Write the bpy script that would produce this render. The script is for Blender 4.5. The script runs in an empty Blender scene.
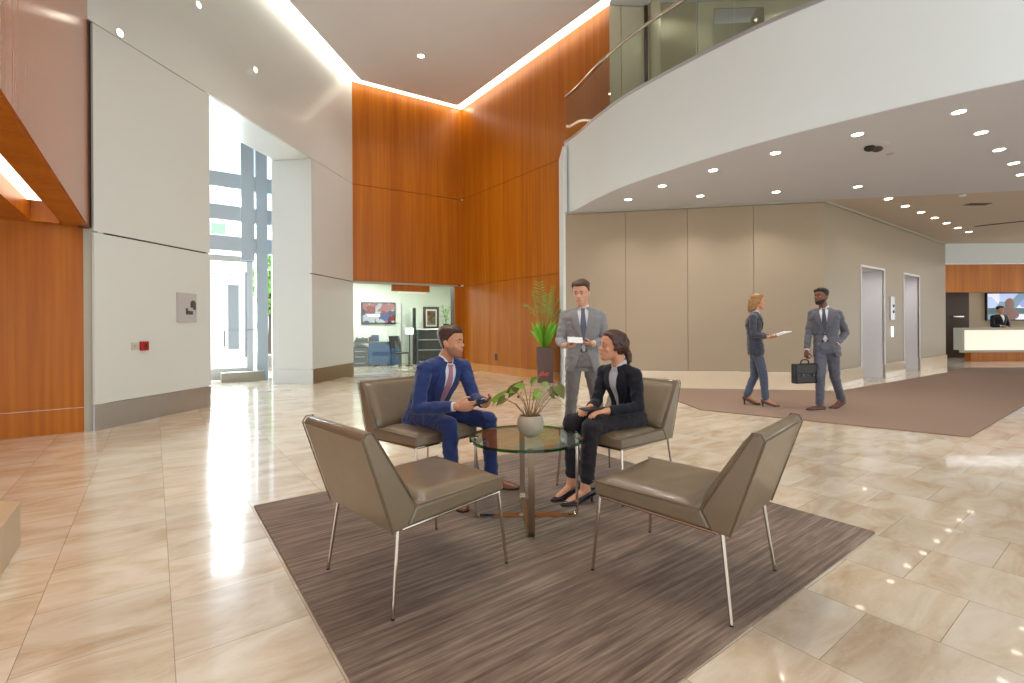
import bpy, math, random
from math import sin, cos, pi, radians, sqrt
from mathutils import Vector, Matrix, noise
from mathutils.bvhtree import BVHTree

random.seed(7)
sc = bpy.context.scene
COL = sc.collection
V = Vector
F = 484.0
CAMH = 1.27
U1 = V((-0.595, 0.804, 0.0)).normalized()
U2 = V((0.804, 0.595, 0.0)).normalized()
UP = V((0, 0, 1))


def at(px, py, Y):
    """a point of the place from where it shows in the picture and how far off it is"""
    hy = 326 - .006 * (px - 512)
    return V(((px - 512) * Y / F, Y, CAMH - (py - hy) * Y / F))


# ------------------------------------------------------------------ materials
def new_mat(name):
    m = bpy.data.materials.new(name)
    m.use_nodes = True
    nt = m.node_tree
    return m, nt, nt.nodes, nt.links, nt.nodes['Principled BSDF']


def srgb(r, g, b):
    def f(c):
        c /= 255.0
        return c / 12.92 if c <= .04045 else ((c + .055) / 1.055) ** 2.4
    return (f(r), f(g), f(b), 1)


def simple(name, rgb, rough=.5, metal=0., spec=.5, nscale=0, namt=0., bump=0., coat=0., sheen=0.):
    m, nt, N, L, b = new_mat(name)
    c = srgb(*rgb)
    b.inputs['Base Color'].default_value = c
    b.inputs['Roughness'].default_value = rough
    b.inputs['Metallic'].default_value = metal
    b.inputs['Specular IOR Level'].default_value = spec
    b.inputs['Coat Weight'].default_value = coat
    b.inputs['Sheen Weight'].default_value = sheen
    if nscale:
        tc = N.new('ShaderNodeTexCoord')
        nz = N.new('ShaderNodeTexNoise')
        nz.inputs['Scale'].default_value = nscale
        nz.inputs['Detail'].default_value = 5
        L.new(tc.outputs['Object'], nz.inputs['Vector'])
        if namt:
            mx = N.new('ShaderNodeMix'); mx.data_type = 'RGBA'
            mx.inputs[6].default_value = tuple(x * (1 - namt) for x in c[:3]) + (1,)
            mx.inputs[7].default_value = tuple(min(1, x * (1 + namt)) for x in c[:3]) + (1,)
            L.new(nz.outputs['Fac'], mx.inputs[0])
            L.new(mx.outputs[2], b.inputs['Base Color'])
        if bump:
            bp = N.new('ShaderNodeBump')
            bp.inputs['Strength'].default_value = bump
            bp.inputs['Distance'].default_value = .01
            L.new(nz.outputs['Fac'], bp.inputs['Height'])
            L.new(bp.outputs['Normal'], b.inputs['Normal'])
    return m


def emit(name, rgb, s):
    m, nt, N, L, b = new_mat(name)
    b.inputs['Base Color'].default_value = (.8, .8, .8, 1)
    b.inputs['Emission Color'].default_value = srgb(*rgb)
    b.inputs['Emission Strength'].default_value = s
    return m


def glass(name, tint, refl=1.0, rough=.0):
    m, nt, N, L, b = new_mat(name)
    N.remove(b)
    out = N['Material Output']
    tr = N.new('ShaderNodeBsdfTransparent'); tr.inputs[0].default_value = srgb(*tint)
    gl = N.new('ShaderNodeBsdfGlossy'); gl.inputs['Roughness'].default_value = rough
    lw = N.new('ShaderNodeLayerWeight'); lw.inputs[0].default_value = .5
    pw = N.new('ShaderNodeMath'); pw.operation = 'POWER'; pw.inputs[1].default_value = 5
    L.new(lw.outputs['Facing'], pw.inputs[0])
    mu = N.new('ShaderNodeMath'); mu.operation = 'MULTIPLY_ADD'; mu.inputs[1].default_value = .9; mu.inputs[2].default_value = .035 * refl
    mx = N.new('ShaderNodeMixShader')
    L.new(pw.outputs[0], mu.inputs[0]); L.new(mu.outputs[0], mx.inputs[0])
    L.new(tr.outputs[0], mx.inputs[1]); L.new(gl.outputs[0], mx.inputs[2])
    L.new(mx.outputs[0], out.inputs[0])
    return m


def mat_floor():
    m, nt, N, L, b = new_mat('marble_tiles')
    tc = N.new('ShaderNodeTexCoord')
    # coordinates along the paving: u along U1, v along U2
    dot = []
    for ax, off in ((U1, -.54), (U2, -.058)):
        d = N.new('ShaderNodeVectorMath'); d.operation = 'DOT_PRODUCT'
        d.inputs[1].default_value = ax
        L.new(tc.outputs['Object'], d.inputs[0])
        a = N.new('ShaderNodeMath'); a.operation = 'ADD'; a.inputs[1].default_value = off + 49
        L.new(d.outputs['Value'], a.inputs[0]); dot.append(a)
    cm = N.new('ShaderNodeCombineXYZ')
    L.new(dot[0].outputs[0], cm.inputs[0]); L.new(dot[1].outputs[0], cm.inputs[1])
    br = N.new('ShaderNodeTexBrick')
    br.offset = .5; br.offset_frequency = 2; br.squash = 1
    br.inputs['Color1'].default_value = (0, 0, 0, 1); br.inputs['Color2'].default_value = (1, 1, 1, 1)
    br.inputs['Mortar'].default_value = (.5, .5, .5, 1)
    br.inputs['Scale'].default_value = 1
    br.inputs['Mortar Size'].default_value = .0014
    br.inputs['Mortar Smooth'].default_value = .1
    br.inputs['Bias'].default_value = 0
    br.inputs['Brick Width'].default_value = .49; br.inputs['Row Height'].default_value = .49
    L.new(cm.outputs[0], br.inputs['Vector'])
    # stone figure, shifted from tile to tile
    sh = N.new('ShaderNodeVectorMath'); sh.operation = 'MULTIPLY_ADD'
    sh.inputs[1].default_value = (37, 21, 53)
    L.new(br.outputs['Color'], sh.inputs[0]); L.new(cm.outputs[0], sh.inputs[2])
    mp = N.new('ShaderNodeMapping'); mp.inputs['Scale'].default_value = (2.6, .9, 1)
    mp.inputs['Rotation'].default_value = (0, 0, .25)
    L.new(sh.outputs[0], mp.inputs['Vector'])
    n1 = N.new('ShaderNodeTexNoise'); n1.inputs['Scale'].default_value = 1.7; n1.inputs['Detail'].default_value = 7
    n1.inputs['Roughness'].default_value = .62; n1.inputs['Distortion'].default_value = .8
    L.new(mp.outputs[0], n1.inputs['Vector'])
    rp = N.new('ShaderNodeValToRGB'); e = rp.color_ramp.elements
    e[0].position = .30; e[0].color = srgb(194, 170, 138)
    e[1].position = .72; e[1].color = srgb(234, 224, 208)
    k = e.new(.45); k.color = srgb(214, 196, 170)
    k = e.new(.56); k.color = srgb(224, 211, 190)
    L.new(n1.outputs['Fac'], rp.inputs[0])
    n2 = N.new('ShaderNodeTexNoise'); n2.inputs['Scale'].default_value = 4; n2.inputs['Detail'].default_value = 6
    n2.inputs['Distortion'].default_value = 2.2
    L.new(mp.outputs[0], n2.inputs['Vector'])
    vr = N.new('ShaderNodeValToRGB'); e = vr.color_ramp.elements
    e[0].position = .485; e[0].color = (0, 0, 0, 1); e[1].position = .515; e[1].color = (0, 0, 0, 1)
    k = e.new(.5); k.color = (1, 1, 1, 1)
    L.new(n2.outputs['Fac'], vr.inputs[0])
    v2 = N.new('ShaderNodeMath'); v2.operation = 'MULTIPLY'; v2.inputs[1].default_value = .22
    L.new(vr.outputs[0], v2.inputs[0])
    mv = N.new('ShaderNodeMix'); mv.data_type = 'RGBA'; mv.inputs[7].default_value = srgb(236, 226, 208)
    L.new(v2.outputs[0], mv.inputs[0]); L.new(rp.outputs[0], mv.inputs[6])
    # tone from tile to tile
    sp = N.new('ShaderNodeSeparateColor'); L.new(br.outputs['Color'], sp.inputs[0])
    mr = N.new('ShaderNodeMapRange'); mr.inputs[3].default_value = .90; mr.inputs[4].default_value = 1.05
    L.new(sp.outputs[0], mr.inputs[0])
    ml = N.new('ShaderNodeVectorMath'); ml.operation = 'SCALE'
    L.new(mv.outputs[2], ml.inputs[0]); L.new(mr.outputs[0], ml.inputs['Scale'])
    mj = N.new('ShaderNodeMix'); mj.data_type = 'RGBA'; mj.inputs[7].default_value = srgb(150, 132, 110)
    L.new(br.outputs['Fac'], mj.inputs[0]); L.new(ml.outputs[0], mj.inputs[6])
    L.new(mj.outputs[2], b.inputs['Base Color'])
    b.inputs['Roughness'].default_value = .17
    b.inputs['Specular IOR Level'].default_value = .75
    b.inputs['Coat Weight'].default_value = .4
    b.inputs['Coat Roughness'].default_value = .03
    return m


def mat_wood(name, c1, c2, rough=.32, plank=.6, zaxis=True):
    m, nt, N, L, b = new_mat(name)
    tc = N.new('ShaderNodeTexCoord')
    mp = N.new('ShaderNodeMapping'); mp.inputs['Scale'].default_value = (9, 9, .22)
    L.new(tc.outputs['Object'], mp.inputs['Vector'])
    n1 = N.new('ShaderNodeTexNoise'); n1.inputs['Scale'].default_value = 2.2; n1.inputs['Detail'].default_value = 6
    L.new(mp.outputs[0], n1.inputs['Vector'])
    mp2 = N.new('ShaderNodeMapping'); mp2.inputs['Scale'].default_value = (2.2, 2.2, .05)
    L.new(tc.outputs['Object'], mp2.inputs['Vector'])
    n2 = N.new('ShaderNodeTexNoise'); n2.inputs['Scale'].default_value = 1.6; n2.inputs['Detail'].default_value = 2
    L.new(mp2.outputs[0], n2.inputs['Vector'])
    ad = N.new('ShaderNodeMath'); ad.operation = 'ADD'
    L.new(n1.outputs['Fac'], ad.inputs[0]); L.new(n2.outputs['Fac'], ad.inputs[1])
    mr = N.new('ShaderNodeMapRange'); mr.inputs[1].default_value = .75; mr.inputs[2].default_value = 1.25
    L.new(ad.outputs[0], mr.inputs[0])
    mx = N.new('ShaderNodeMix'); mx.data_type = 'RGBA'
    mx.inputs[6].default_value = srgb(*c1); mx.inputs[7].default_value = srgb(*c2)
    L.new(mr.outputs[0], mx.inputs[0]); L.new(mx.outputs[2], b.inputs['Base Color'])
    b.inputs['Roughness'].default_value = rough
    b.inputs['Specular IOR Level'].default_value = .35
    return m


def mat_rug():
    m, nt, N, L, b = new_mat('streaked_rug_pile')
    tc = N.new('ShaderNodeTexCoord')
    ds = []
    for ax, s in ((U2, 1.1), (U1, 26.)):
        d = N.new('ShaderNodeVectorMath'); d.operation = 'DOT_PRODUCT'; d.inputs[1].default_value = ax * s
        L.new(tc.outputs['Object'], d.inputs[0]); ds.append(d)
    cm = N.new('ShaderNodeCombineXYZ')
    L.new(ds[0].outputs['Value'], cm.inputs[0]); L.new(ds[1].outputs['Value'], cm.inputs[1])
    n1 = N.new('ShaderNodeTexNoise'); n1.inputs['Scale'].default_value = 1.5; n1.inputs['Detail'].default_value = 8
    n1.inputs['Roughness'].default_value = .72
    L.new(cm.outputs[0], n1.inputs['Vector'])
    n2 = N.new('ShaderNodeTexNoise'); n2.inputs['Scale'].default_value = 1.6; n2.inputs['Detail'].default_value = 3
    L.new(tc.outputs['Object'], n2.inputs['Vector'])
    mu = N.new('ShaderNodeMath'); mu.operation = 'MULTIPLY_ADD'; mu.inputs[1].default_value = .35
    L.new(n2.outputs['Fac'], mu.inputs[0]); L.new(n1.outputs['Fac'], mu.inputs[2])
    rp = N.new('ShaderNodeValToRGB'); e = rp.color_ramp.elements
    e[0].position = .50; e[0].color = srgb(80, 62, 50)
    e[1].position = .88; e[1].color = srgb(158, 139, 120)
    k = e.new(.66); k.color = srgb(112, 92, 77)
    L.new(mu.outputs[0], rp.inputs[0]); L.new(rp.outputs[0], b.inputs['Base Color'])
    b.inputs['Roughness'].default_value = .95; b.inputs['Specular IOR Level'].default_value = .1
    b.inputs['Sheen Weight'].default_value = .2
    bp = N.new('ShaderNodeBump'); bp.inputs['Strength'].default_value = .5; bp.inputs['Distance'].default_value = .004
    L.new(n1.outputs['Fac'], bp.inputs['Height']); L.new(bp.outputs['Normal'], b.inputs['Normal'])
    return m


def mat_screen(name, cols, s, scale):
    m, nt, N, L, b = new_mat(name)
    tc = N.new('ShaderNodeTexCoord')
    vo = N.new('ShaderNodeTexVoronoi'); vo.inputs['Scale'].default_value = scale; vo.distance = 'CHEBYCHEV'
    L.new(tc.outputs['Object'], vo.inputs['Vector'])
    sp = N.new('ShaderNodeSeparateColor'); L.new(vo.outputs['Color'], sp.inputs[0])
    rp = N.new('ShaderNodeValToRGB'); rp.color_ramp.interpolation = 'CONSTANT'
    e = rp.color_ramp.elements
    e[0].position = 0; e[0].color = srgb(*cols[0])
    e[1].position = 1 / len(cols); e[1].color = srgb(*cols[1])
    for i, c in enumerate(cols[2:], 2):
        k = e.new(i / len(cols)); k.color = srgb(*c)
    L.new(sp.outputs[0], rp.inputs[0])
    L.new(rp.outputs[0], b.inputs['Emission Color'])
    b.inputs['Emission Strength'].default_value = s
    b.inputs['Base Color'].default_value = (.02, .02, .02, 1); b.inputs['Roughness'].default_value = .2
    return m


M = {}
M['floor'] = mat_floor()
M['white'] = simple('white_satin_panel', (214, 220, 217), .3, coat=.15, nscale=.7, namt=.02)
M['fascia'] = simple('white_plaster', (226, 236, 237), .6, nscale=2, namt=.01)
M['ceil'] = simple('ceiling_paint', (236, 240, 246), .8, nscale=1, namt=.01)
M['soffit'] = simple('soffit_paint', (206, 208, 216), .7, nscale=1, namt=.01)
M['soffit_warm'] = simple('corridor_ceiling_warm_light_tint', (204, 190, 172), .7, nscale=1, namt=.01)  # neutral ceiling; the warm light falling on it is put into the colour
M['wood'] = mat_wood('orange_veneer', (164, 88, 6), (190, 112, 20))
M['wood_pale'] = mat_wood('light_veneer', (196, 130, 66), (216, 152, 88))
M['wood_red'] = mat_wood('red_brown_veneer', (160, 88, 42), (182, 106, 58), rough=.2)
M['wood_dark'] = simple('dark_brown_panel', (74, 54, 38), .5, nscale=4, namt=.1)
M['jamb'] = simple('pale_lilac_metal', (224, 222, 224), .45)
M['gap'] = simple('shadow_gap', (70, 64, 56), .8)
M['taupe'] = simple('taupe_fabric_wall', (172, 157, 135), .7, nscale=260, namt=.05)
M['taupe2'] = simple('taupe_olive_wall', (166, 154, 132), .42, nscale=200, namt=.04)
M['stone'] = simple('cream_stone_skirting', (222, 208, 184), .12, nscale=5, namt=.06, coat=.3)
M['bench'] = simple('travertine_block', (196, 172, 140), .4, nscale=6, namt=.12)
M['steel'] = simple('brushed_steel', (186, 190, 196), .3, metal=1, nscale=30, namt=.06)
M['bronze'] = simple('brushed_bronze_steel', (150, 132, 112), .3, metal=1, nscale=30, namt=.06)
M['chrome'] = simple('polished_steel', (205, 198, 188), .14, metal=1)
M['trimgrey'] = simple('greyish_trim', (176, 174, 158), .5)
M['bluegrey'] = simple('blue_grey_aluminium', (206, 224, 238), .35, metal=.0)
M['whiteframe'] = simple('white_door_frame', (225, 230, 232), .4)
M['glass'] = glass('clear_pane', (248, 252, 253))
M['glass_bal'] = glass('balustrade_glass', (240, 243, 238), 1.3)
M['glass_top'] = glass('tabletop_glass', (234, 247, 242), 1.6)
M['glass_rim'] = glass('green_glass_edge', (96, 176, 150), 1.5, .05)
M['glass_off'] = glass('office_glass', (244, 250, 247), 1.4)
M['rug'] = mat_rug()
M['carpet'] = simple('mauve_brown_carpet', (146, 124, 110), .97, nscale=60, namt=.12, bump=.5, spec=.1)
M['leather'] = simple('taupe_leather', (122, 107, 85), .30, nscale=6, namt=.2, bump=.35, coat=.3)
M['leather_d'] = simple('taupe_leather_piping', (108, 93, 72), .4, nscale=7, namt=.1)
M['pot'] = simple('stone_grey_bowl', (178, 166, 146), .6, nscale=30, namt=.08, bump=.1)
M['soil'] = simple('potting_soil', (84, 62, 44), .95, nscale=60, namt=.4, bump=1)
M['leaf'] = simple('green_leaf', (112, 142, 44), .4, nscale=9, namt=.35)
M['leaf_d'] = simple('olive_leaf', (92, 98, 40), .4, nscale=9, namt=.3)
M['palm'] = simple('palm_frond', (128, 176, 84), .45, nscale=6, namt=.35)
M['stem'] = simple('plant_stem', (150, 124, 84), .6, nscale=12, namt=.2)
M['planter'] = simple('mauve_brown_planter', (98, 74, 72), .45, nscale=3, namt=.04)
M['redtext'] = simple('coral_lettering', (226, 92, 76), .5)
M['black'] = simple('black_plastic', (24, 24, 26), .35)
M['blackleather'] = simple('black_leather', (18, 17, 18), .32, nscale=40, namt=.2, bump=.3)
M['darkgrey'] = simple('charcoal_laminate', (70, 76, 80), .4, nscale=3, namt=.1)
M['bluefab'] = simple('blue_desk_panel', (38, 78, 122), .5, nscale=3, namt=.1)
M['officewall'] = simple('pale_green_paint', (234, 238, 228), .7)
M['upperwall'] = simple('sage_beige_panel', (196, 194, 166), .5, nscale=.8, namt=.03)
M['upperwall2'] = simple('olive_beige_panel', (170, 164, 134), .5, nscale=.8, namt=.03)
M['paper'] = simple('white_paper', (235, 236, 236), .6)
M['red'] = simple('red_plastic', (176, 30, 30), .4)
M['signgrey'] = simple('silver_sign_plate', (186, 184, 184), .4)
M['signdark'] = simple('dark_grey_pictogram', (88, 88, 92), .5)
M['greensign'] = emit('green_exit_glow', (120, 225, 170), .9)
M['lampglow'] = emit('downlight_glow', (255, 244, 224), 14)
M['coveglow'] = emit('cove_glow', (255, 246, 226), 4.0)
M['slotglow'] = emit('slot_light_glow', (255, 240, 212), 2.6)
M['deskglow'] = emit('backlit_desk_panel', (255, 236, 204), .62)
M['callglow'] = emit('call_lamp_glow', (255, 255, 246), 5)
M['tv1'] = mat_screen('lobby_screen', [(190, 60, 70), (240, 240, 250), (70, 90, 170), (220, 130, 120), (250, 250, 250), (60, 60, 90)], .7, 4.5)
M['tv2'] = mat_screen('reception_screen', [(150, 160, 230), (190, 205, 240), (235, 235, 250), (120, 150, 170), (210, 220, 245)], 1.0, 1.6)
M['art'] = mat_screen('artwork_colours', [(226, 214, 170), (204, 150, 60), (150, 170, 90), (190, 90, 50), (232, 226, 200)], .25, 9)
M['grass'] = simple('lawn', (120, 168, 84), .9, nscale=3, namt=.3)
M['paving'] = simple('pale_paving', (205, 204, 200), .8, nscale=2, namt=.06)
M['bark'] = simple('tree_bark', (96, 80, 64), .9, nscale=12, namt=.3)
M['treeleaf'] = simple('tree_leaves', (150, 196, 100), .6, nscale=1.5, namt=.35)
M['concrete'] = simple('pale_facade', (222, 220, 212), .8, nscale=1, namt=.05)


# ------------------------------------------------------------------ mesh building
class MB:
    def __init__(s):
        s.v = []; s.f = []

    def add(s, vs, fs):
        o = len(s.v)
        s.v += [V(p) for p in vs]
        s.f += [tuple(i + o for i in f) for f in fs]
        return s

    def box(s, lo, hi, mat=None):
        x0, y0, z0 = lo; x1, y1, z1 = hi
        vs = [V((x, y, z)) for z in (z0, z1) for x, y in ((x0, y0), (x1, y0), (x1, y1), (x0, y1))]
        if mat is not None:
            vs = [mat @ p for p in vs]
        return s.add(vs, [(3, 2, 1, 0), (4, 5, 6, 7), (0, 1, 5, 4), (1, 2, 6, 5), (2, 3, 7, 6), (3, 0, 4, 7)])

    def prism(s, pts, z0, z1):
        n = len(pts)
        vs = [V((p[0], p[1], z0)) for p in pts] + [V((p[0], p[1], z1)) for p in pts]
        area = sum(pts[i][0] * pts[(i + 1) % n][1] - pts[(i + 1) % n][0] * pts[i][1] for i in range(n))
        fs = [tuple(range(n - 1, -1, -1)), tuple(range(n, 2 * n))] + [(i, (i + 1) % n, n + (i + 1) % n, n + i) for i in range(n)]
        if area < 0:
            fs = [tuple(reversed(f)) for f in fs]
        return s.add(vs, fs)

    def rings(s, rings, cap=True, closed=False):
        n = len(rings[0]); o = len(s.v); k = len(rings)
        for r in rings:
            s.v += [V(p) for p in r]
        for a in range(k - 1 if not closed else k):
            b = (a + 1) % k
            for i in range(n):
                j = (i + 1) % n
                s.f.append((o + a * n + i, o + a * n + j, o + b * n + j, o + b * n + i))
        if cap and not closed:
            s.f.append(tuple(o + i for i in range(n - 1, -1, -1)))
            s.f.append(tuple(o + (k - 1) * n + i for i in range(n)))
        return s

    def tube(s, pts, r, n=10, cap=True, closed=False, lat=None, ry=None):
        pts = [V(p) for p in pts]
        if not hasattr(r, '__len__'):
            r = [r] * len(pts)
        if ry is None:
            ry = r
        elif not hasattr(ry, '__len__'):
            ry = [ry] * len(pts)
        k = len(pts); rs = []; prev = None
        for i in range(k):
            if closed:
                t = (pts[(i + 1) % k] - pts[i - 1])
            else:
                t = pts[min(i + 1, k - 1)] - pts[max(i - 1, 0)]
            t = t.normalized() if t.length > 1e-9 else UP
            if lat is not None:
                a = (lat - t * lat.dot(t))
            elif prev is None:
                a = V((1, 0, 0)) - t * t.x
                if a.length < .3:
                    a = V((0, 1, 0)) - t * t.y
            else:
                a = prev - t * prev.dot(t)
            a.normalize(); prev = a
            b = t.cross(a)
            rs.append([pts[i] + a * (cos(2 * pi * q / n) * r[i]) + b * (sin(2 * pi * q / n) * ry[i]) for q in range(n)])
        return s.rings(rs, cap, closed)

    def capsule(s, a, b, ra, rb, n=12):
        """tapered limb with round ends"""
        a = V(a); b = V(b); d = (b - a)
        L = d.length; t = d / L if L > 1e-9 else UP
        pts = []; rr = []
        for q in (80, 60, 35, 12):
            pts.append(a - t * (ra * sin(radians(q)))); rr.append(ra * cos(radians(q)))
        for q in (.25, .5, .75):
            pts.append(a.lerp(b, q)); rr.append(ra + (rb - ra) * q)
        for q in (12, 35, 60, 80):
            pts.append(b + t * (rb * sin(radians(q)))); rr.append(rb * cos(radians(q)))
        return s.tube(pts, rr, n)

    def ball(s, c, r, ax=None, n=12, m=8):
        c = V(c)
        if not hasattr(r, '__len__'):
            r = (r, r, r)
        if ax is None:
            ax = (V((1, 0, 0)), V((0, 1, 0)), V((0, 0, 1)))
        o = len(s.v)
        s.v.append(c - ax[2] * r[2])
        for j in range(1, m):
            ph = -pi / 2 + pi * j / m
            for i in range(n):
                th = 2 * pi * i / n
                s.v.append(c + ax[0] * (r[0] * cos(ph) * cos(th)) + ax[1] * (r[1] * cos(ph) * sin(th)) + ax[2] * (r[2] * sin(ph)))
        s.v.append(c + ax[2] * r[2]); top = len(s.v) - 1
        for i in range(n):
            j = (i + 1) % n
            s.f.append((o, o + 1 + j, o + 1 + i))
            s.f.append((top, o + 1 + (m - 2) * n + i, o + 1 + (m - 2) * n + j))
            for q in range(m - 2):
                s.f.append((o + 1 + q * n + i, o + 1 + q * n + j, o + 1 + (q + 1) * n + j, o + 1 + (q + 1) * n + i))
        return s

    def lathe(s, prof, c=(0, 0, 0), n=32):
        c = V(c)
        rs = [[c + V((r * cos(2 * pi * i / n), r * sin(2 * pi * i / n), z)) for i in range(n)] for r, z in prof]
        return s.rings(rs, True)

    def mesh(s, name, smooth=True, angle=35):
        me = bpy.data.meshes.new(name)
        me.from_pydata([tuple(p) for p in s.v], [], s.f)
        me.validate()
        if smooth:
            me.shade_smooth()
            me.set_sharp_from_angle(angle=radians(angle))
        me.update()
        return me

    def build(s, name, mat, parent=None, origin=None, smooth=True, bevel=0, seg=2, angle=35):
        """one mesh object; vertices are given in the parent's space, or in the world for a top-level one"""
        o3 = V(origin) if origin is not None else V((0, 0, 0))
        if origin is not None:
            s.v = [p - o3 for p in s.v]
        ob = bpy.data.objects.new(name, s.mesh(name, smooth, angle))
        ob.data.materials.append(mat)
        COL.objects.link(ob)
        ob.location = o3
        if parent is not None:
            ob.parent = parent
        if bevel:
            md = ob.modifiers.new('bevel', 'BEVEL'); md.width = bevel; md.segments = seg
            md.limit_method = 'ANGLE'; md.angle_limit = radians(40)
        return ob


def tag(o, label=None, cat=None, group=None, kind=None):
    if label: o['label'] = label
    if cat: o['category'] = cat
    if group: o['group'] = group
    if kind: o['kind'] = kind
    return o


def thing(name, label, cat, loc=(0, 0, 0), rz=0., group=None):
    o = bpy.data.objects.new(name, None)
    COL.objects.link(o); o.location = loc; o.rotation_euler = (0, 0, rz)
    o.empty_display_size = .1
    return tag(o, label, cat, group)


def struct(name, mb, mat, label=None, **k):
    o = mb.build(name, mat, **k)
    o['kind'] = 'structure'
    if label: o['label'] = label
    return o


def dup(root, loc, rz, label):
    r = root.copy(); COL.objects.link(r); r.location = loc; r.rotation_euler = (0, 0, rz); r['label'] = label
    for ch in [o for o in bpy.data.objects if o.parent == root]:
        c = ch.copy(); COL.objects.link(c); c.parent = r
        for g in [o for o in bpy.data.objects if o.parent == ch]:
            d = g.copy(); COL.objects.link(d); d.parent = c
    return r


class Wall:
    """a vertical plane from p0 to p1; n points into the lobby"""
    def __init__(s, p0, p1, n):
        s.p0 = V((p0[0], p0[1], 0)); d = V((p1[0] - p0[0], p1[1] - p0[1], 0))
        s.L = d.length; s.d = d.normalized()
        nn = V((-s.d.y, s.d.x, 0))
        s.n = nn if nn.dot(V((n[0], n[1], 0))) > 0 else -nn
        s.m = Matrix(((s.d.x, s.n.x, 0, s.p0.x), (s.d.y, s.n.y, 0, s.p0.y), (0, 0, 1, 0), (0, 0, 0, 1)))

    def box(s, mb, t0, t1, z0, z1, n0, n1):
        w = MB().box((t0, n0, z0), (t1, n1, z1), s.m)
        if s.m.determinant() < 0:
            w.f = [tuple(reversed(f)) for f in w.f]
        mb.add(w.v, w.f)
        return mb

    def panels(s, mb, ts, zs, gap=.012, thick=.03):
        for a in range(len(ts) - 1):
            for b in range(len(zs) - 1):
                g = gap / 2
                s.box(mb, ts[a] + (g if a else 0), ts[a + 1] - (g if a < len(ts) - 2 else 0),
                      zs[b] + (g if b else 0), zs[b + 1] - (g if b < len(zs) - 2 else 0), -thick, 0)
        return mb

    def P(s, t, z, n=0.):
        return s.p0 + s.d * t + s.n * n + UP * z

    def tpx(s, px, n=0.):
        """how far along the wall the column px of the picture shows it"""
        k = (px - 512) / F
        q = s.p0 + s.n * n
        return (k * q.y - q.x) / (s.d.x - k * s.d.y)


# ------------------------------------------------------------------ the room
HZ = 7.75      # tall ceiling
MZ = 5.05      # soffit line of the entrance and balcony floor
LZ = 2.47
SZ = 3.66      # low ceiling

P0 = V((-5.16, 5.98, 0)); P1 = V((-4.85, 7.77, 0)); P2 = V((-4.48, 10.9, 0)); P3 = V((-4.19, 12.78, 0)); C0 = V((-1.47, 14.5, 0))
B1 = C0 - U1 * 4.32     # where the low part of the wooden wall stops
B2 = C0 - U1 * 5.85
WL = Wall(P0 - (P1 - P0).normalized() * 0, P3, (1, 0))

# floor
mb = MB().box((-16, -4, -.1), (26, 22, 0))
struct('floor', mb, M['floor'], 'cream polished marble floor in staggered square tiles', smooth=False)

# left wall: one long straight plane, with the tall entrance opening cut in it
t_o0 = WL.tpx(210.5); t_o1 = WL.tpx(313)
mb = MB()
WL.panels(mb, [0, t_o0], [.33, LZ, MZ], .022)
struct('wall_left', mb, M['white'], 'white satin wall panel left of the tall entrance opening', smooth=False)
mb = MB()
WL.panels(mb, [t_o1, WL.L], [.33, LZ, MZ], .022)
struct('wall_entrance_pier', mb, M['white'], 'white panelled pier right of the tall entrance opening', smooth=False)
mb = MB(); WL.box(mb, -6.5, WL.L, MZ + .012, HZ, -.03, 0)
struct('wall_left_upper', mb, M['white'], 'white upper wall above the entrance opening', smooth=False)
mb = MB(); WL.box(mb, .3, t_o0 - .01, 0, MZ, -.2, -.045)
WL.box(mb, t_o1 + .01, WL.L, 0, MZ, -.12, -.045)
WL.box(mb, -6.5, WL.L, MZ + .26, HZ, -.12, -.04)
struct('wall_left_core', mb, M['gap'], smooth=False)
mb = MB(); WL.box(mb, 0, t_o0, .0, .325, -.03, .004)
struct('baseboard_left', mb, M['steel'], 'brushed steel skirting left of the entrance', smooth=False)
mb = MB(); WL.box(mb, t_o1 + .0, WL.L, .0, .325, -.03, .004)
struct('baseboard_pier', mb, M['bronze'], 'brushed bronze skirting on the pier', smooth=False)
# reveals of the opening and its soffit
mb = MB(); WL.box(mb, t_o1 - .03, t_o1, .33, LZ - .01, -.97, 0); WL.box(mb, t_o1 - .03, t_o1, LZ + .01, MZ, -.97, 0)
WL.box(mb, t_o1 - .035, t_o1, 0, .32, -.97, .004); WL.box(mb, t_o1 - .02, t_o1 - .01, 0, MZ, -.97, -.06)
struct('wall_entrance_reveal', mb, M['white'], 'white reveal of the pier beside the entrance', smooth=False)
mb = MB(); WL.box(mb, t_o0 - 1.0, t_o1 + .1, MZ + .004, MZ + .25, -.9, -.031)
struct('ceiling_entrance_soffit', mb, M['white'], 'white soffit over the entrance opening', smooth=False)
mb = MB(); WL.box(mb, t_o0 - .04, t_o0, 0, MZ, -.35, -.03)
struct('wall_entrance_jamb', mb, M['white'], smooth=False)

# wooden wall facing the room at far left and the bulkhead over it
WW = Wall(P0 + V((-.13, -.0, 0)), P0 + V((-.13, -.0, 0)) - U2 * 9, (0, -1))
mb = MB(); WW.panels(mb, [0, 1.05, 2.1, 3.15, 4.2, 5.25, 9], [.3, SZ], .004)
struct('wall_wood_alcove', mb, M['wood'], 'orange wooden wall under the left bulkhead', smooth=False)
mb = MB(); WW.box(mb, 0, 9, 0, .296, -.03, .006)
struct('baseboard_wood', mb, M['wood'], smooth=False)
mb = MB(); WW.box(mb, -.135, 0.0, 0, 2.52, -.06, .02)
struct('trim_left_pilaster', mb, M['trimgrey'], 'grey green corner pilaster between wood and white walls', smooth=False)
mb = MB(); WW.box(mb, -.12, 9, 2.5, HZ, -.3, -.05)
struct('wall_wood_core', mb, M['gap'], smooth=False)
BO = P0 + V((-.04, -.02, 0))
WB = Wall(BO, BO - U1 * 9, (1, 0.5))
mb = MB(); WB.box(mb, 0, 9, 2.52, HZ, -.02, 0)
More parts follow.
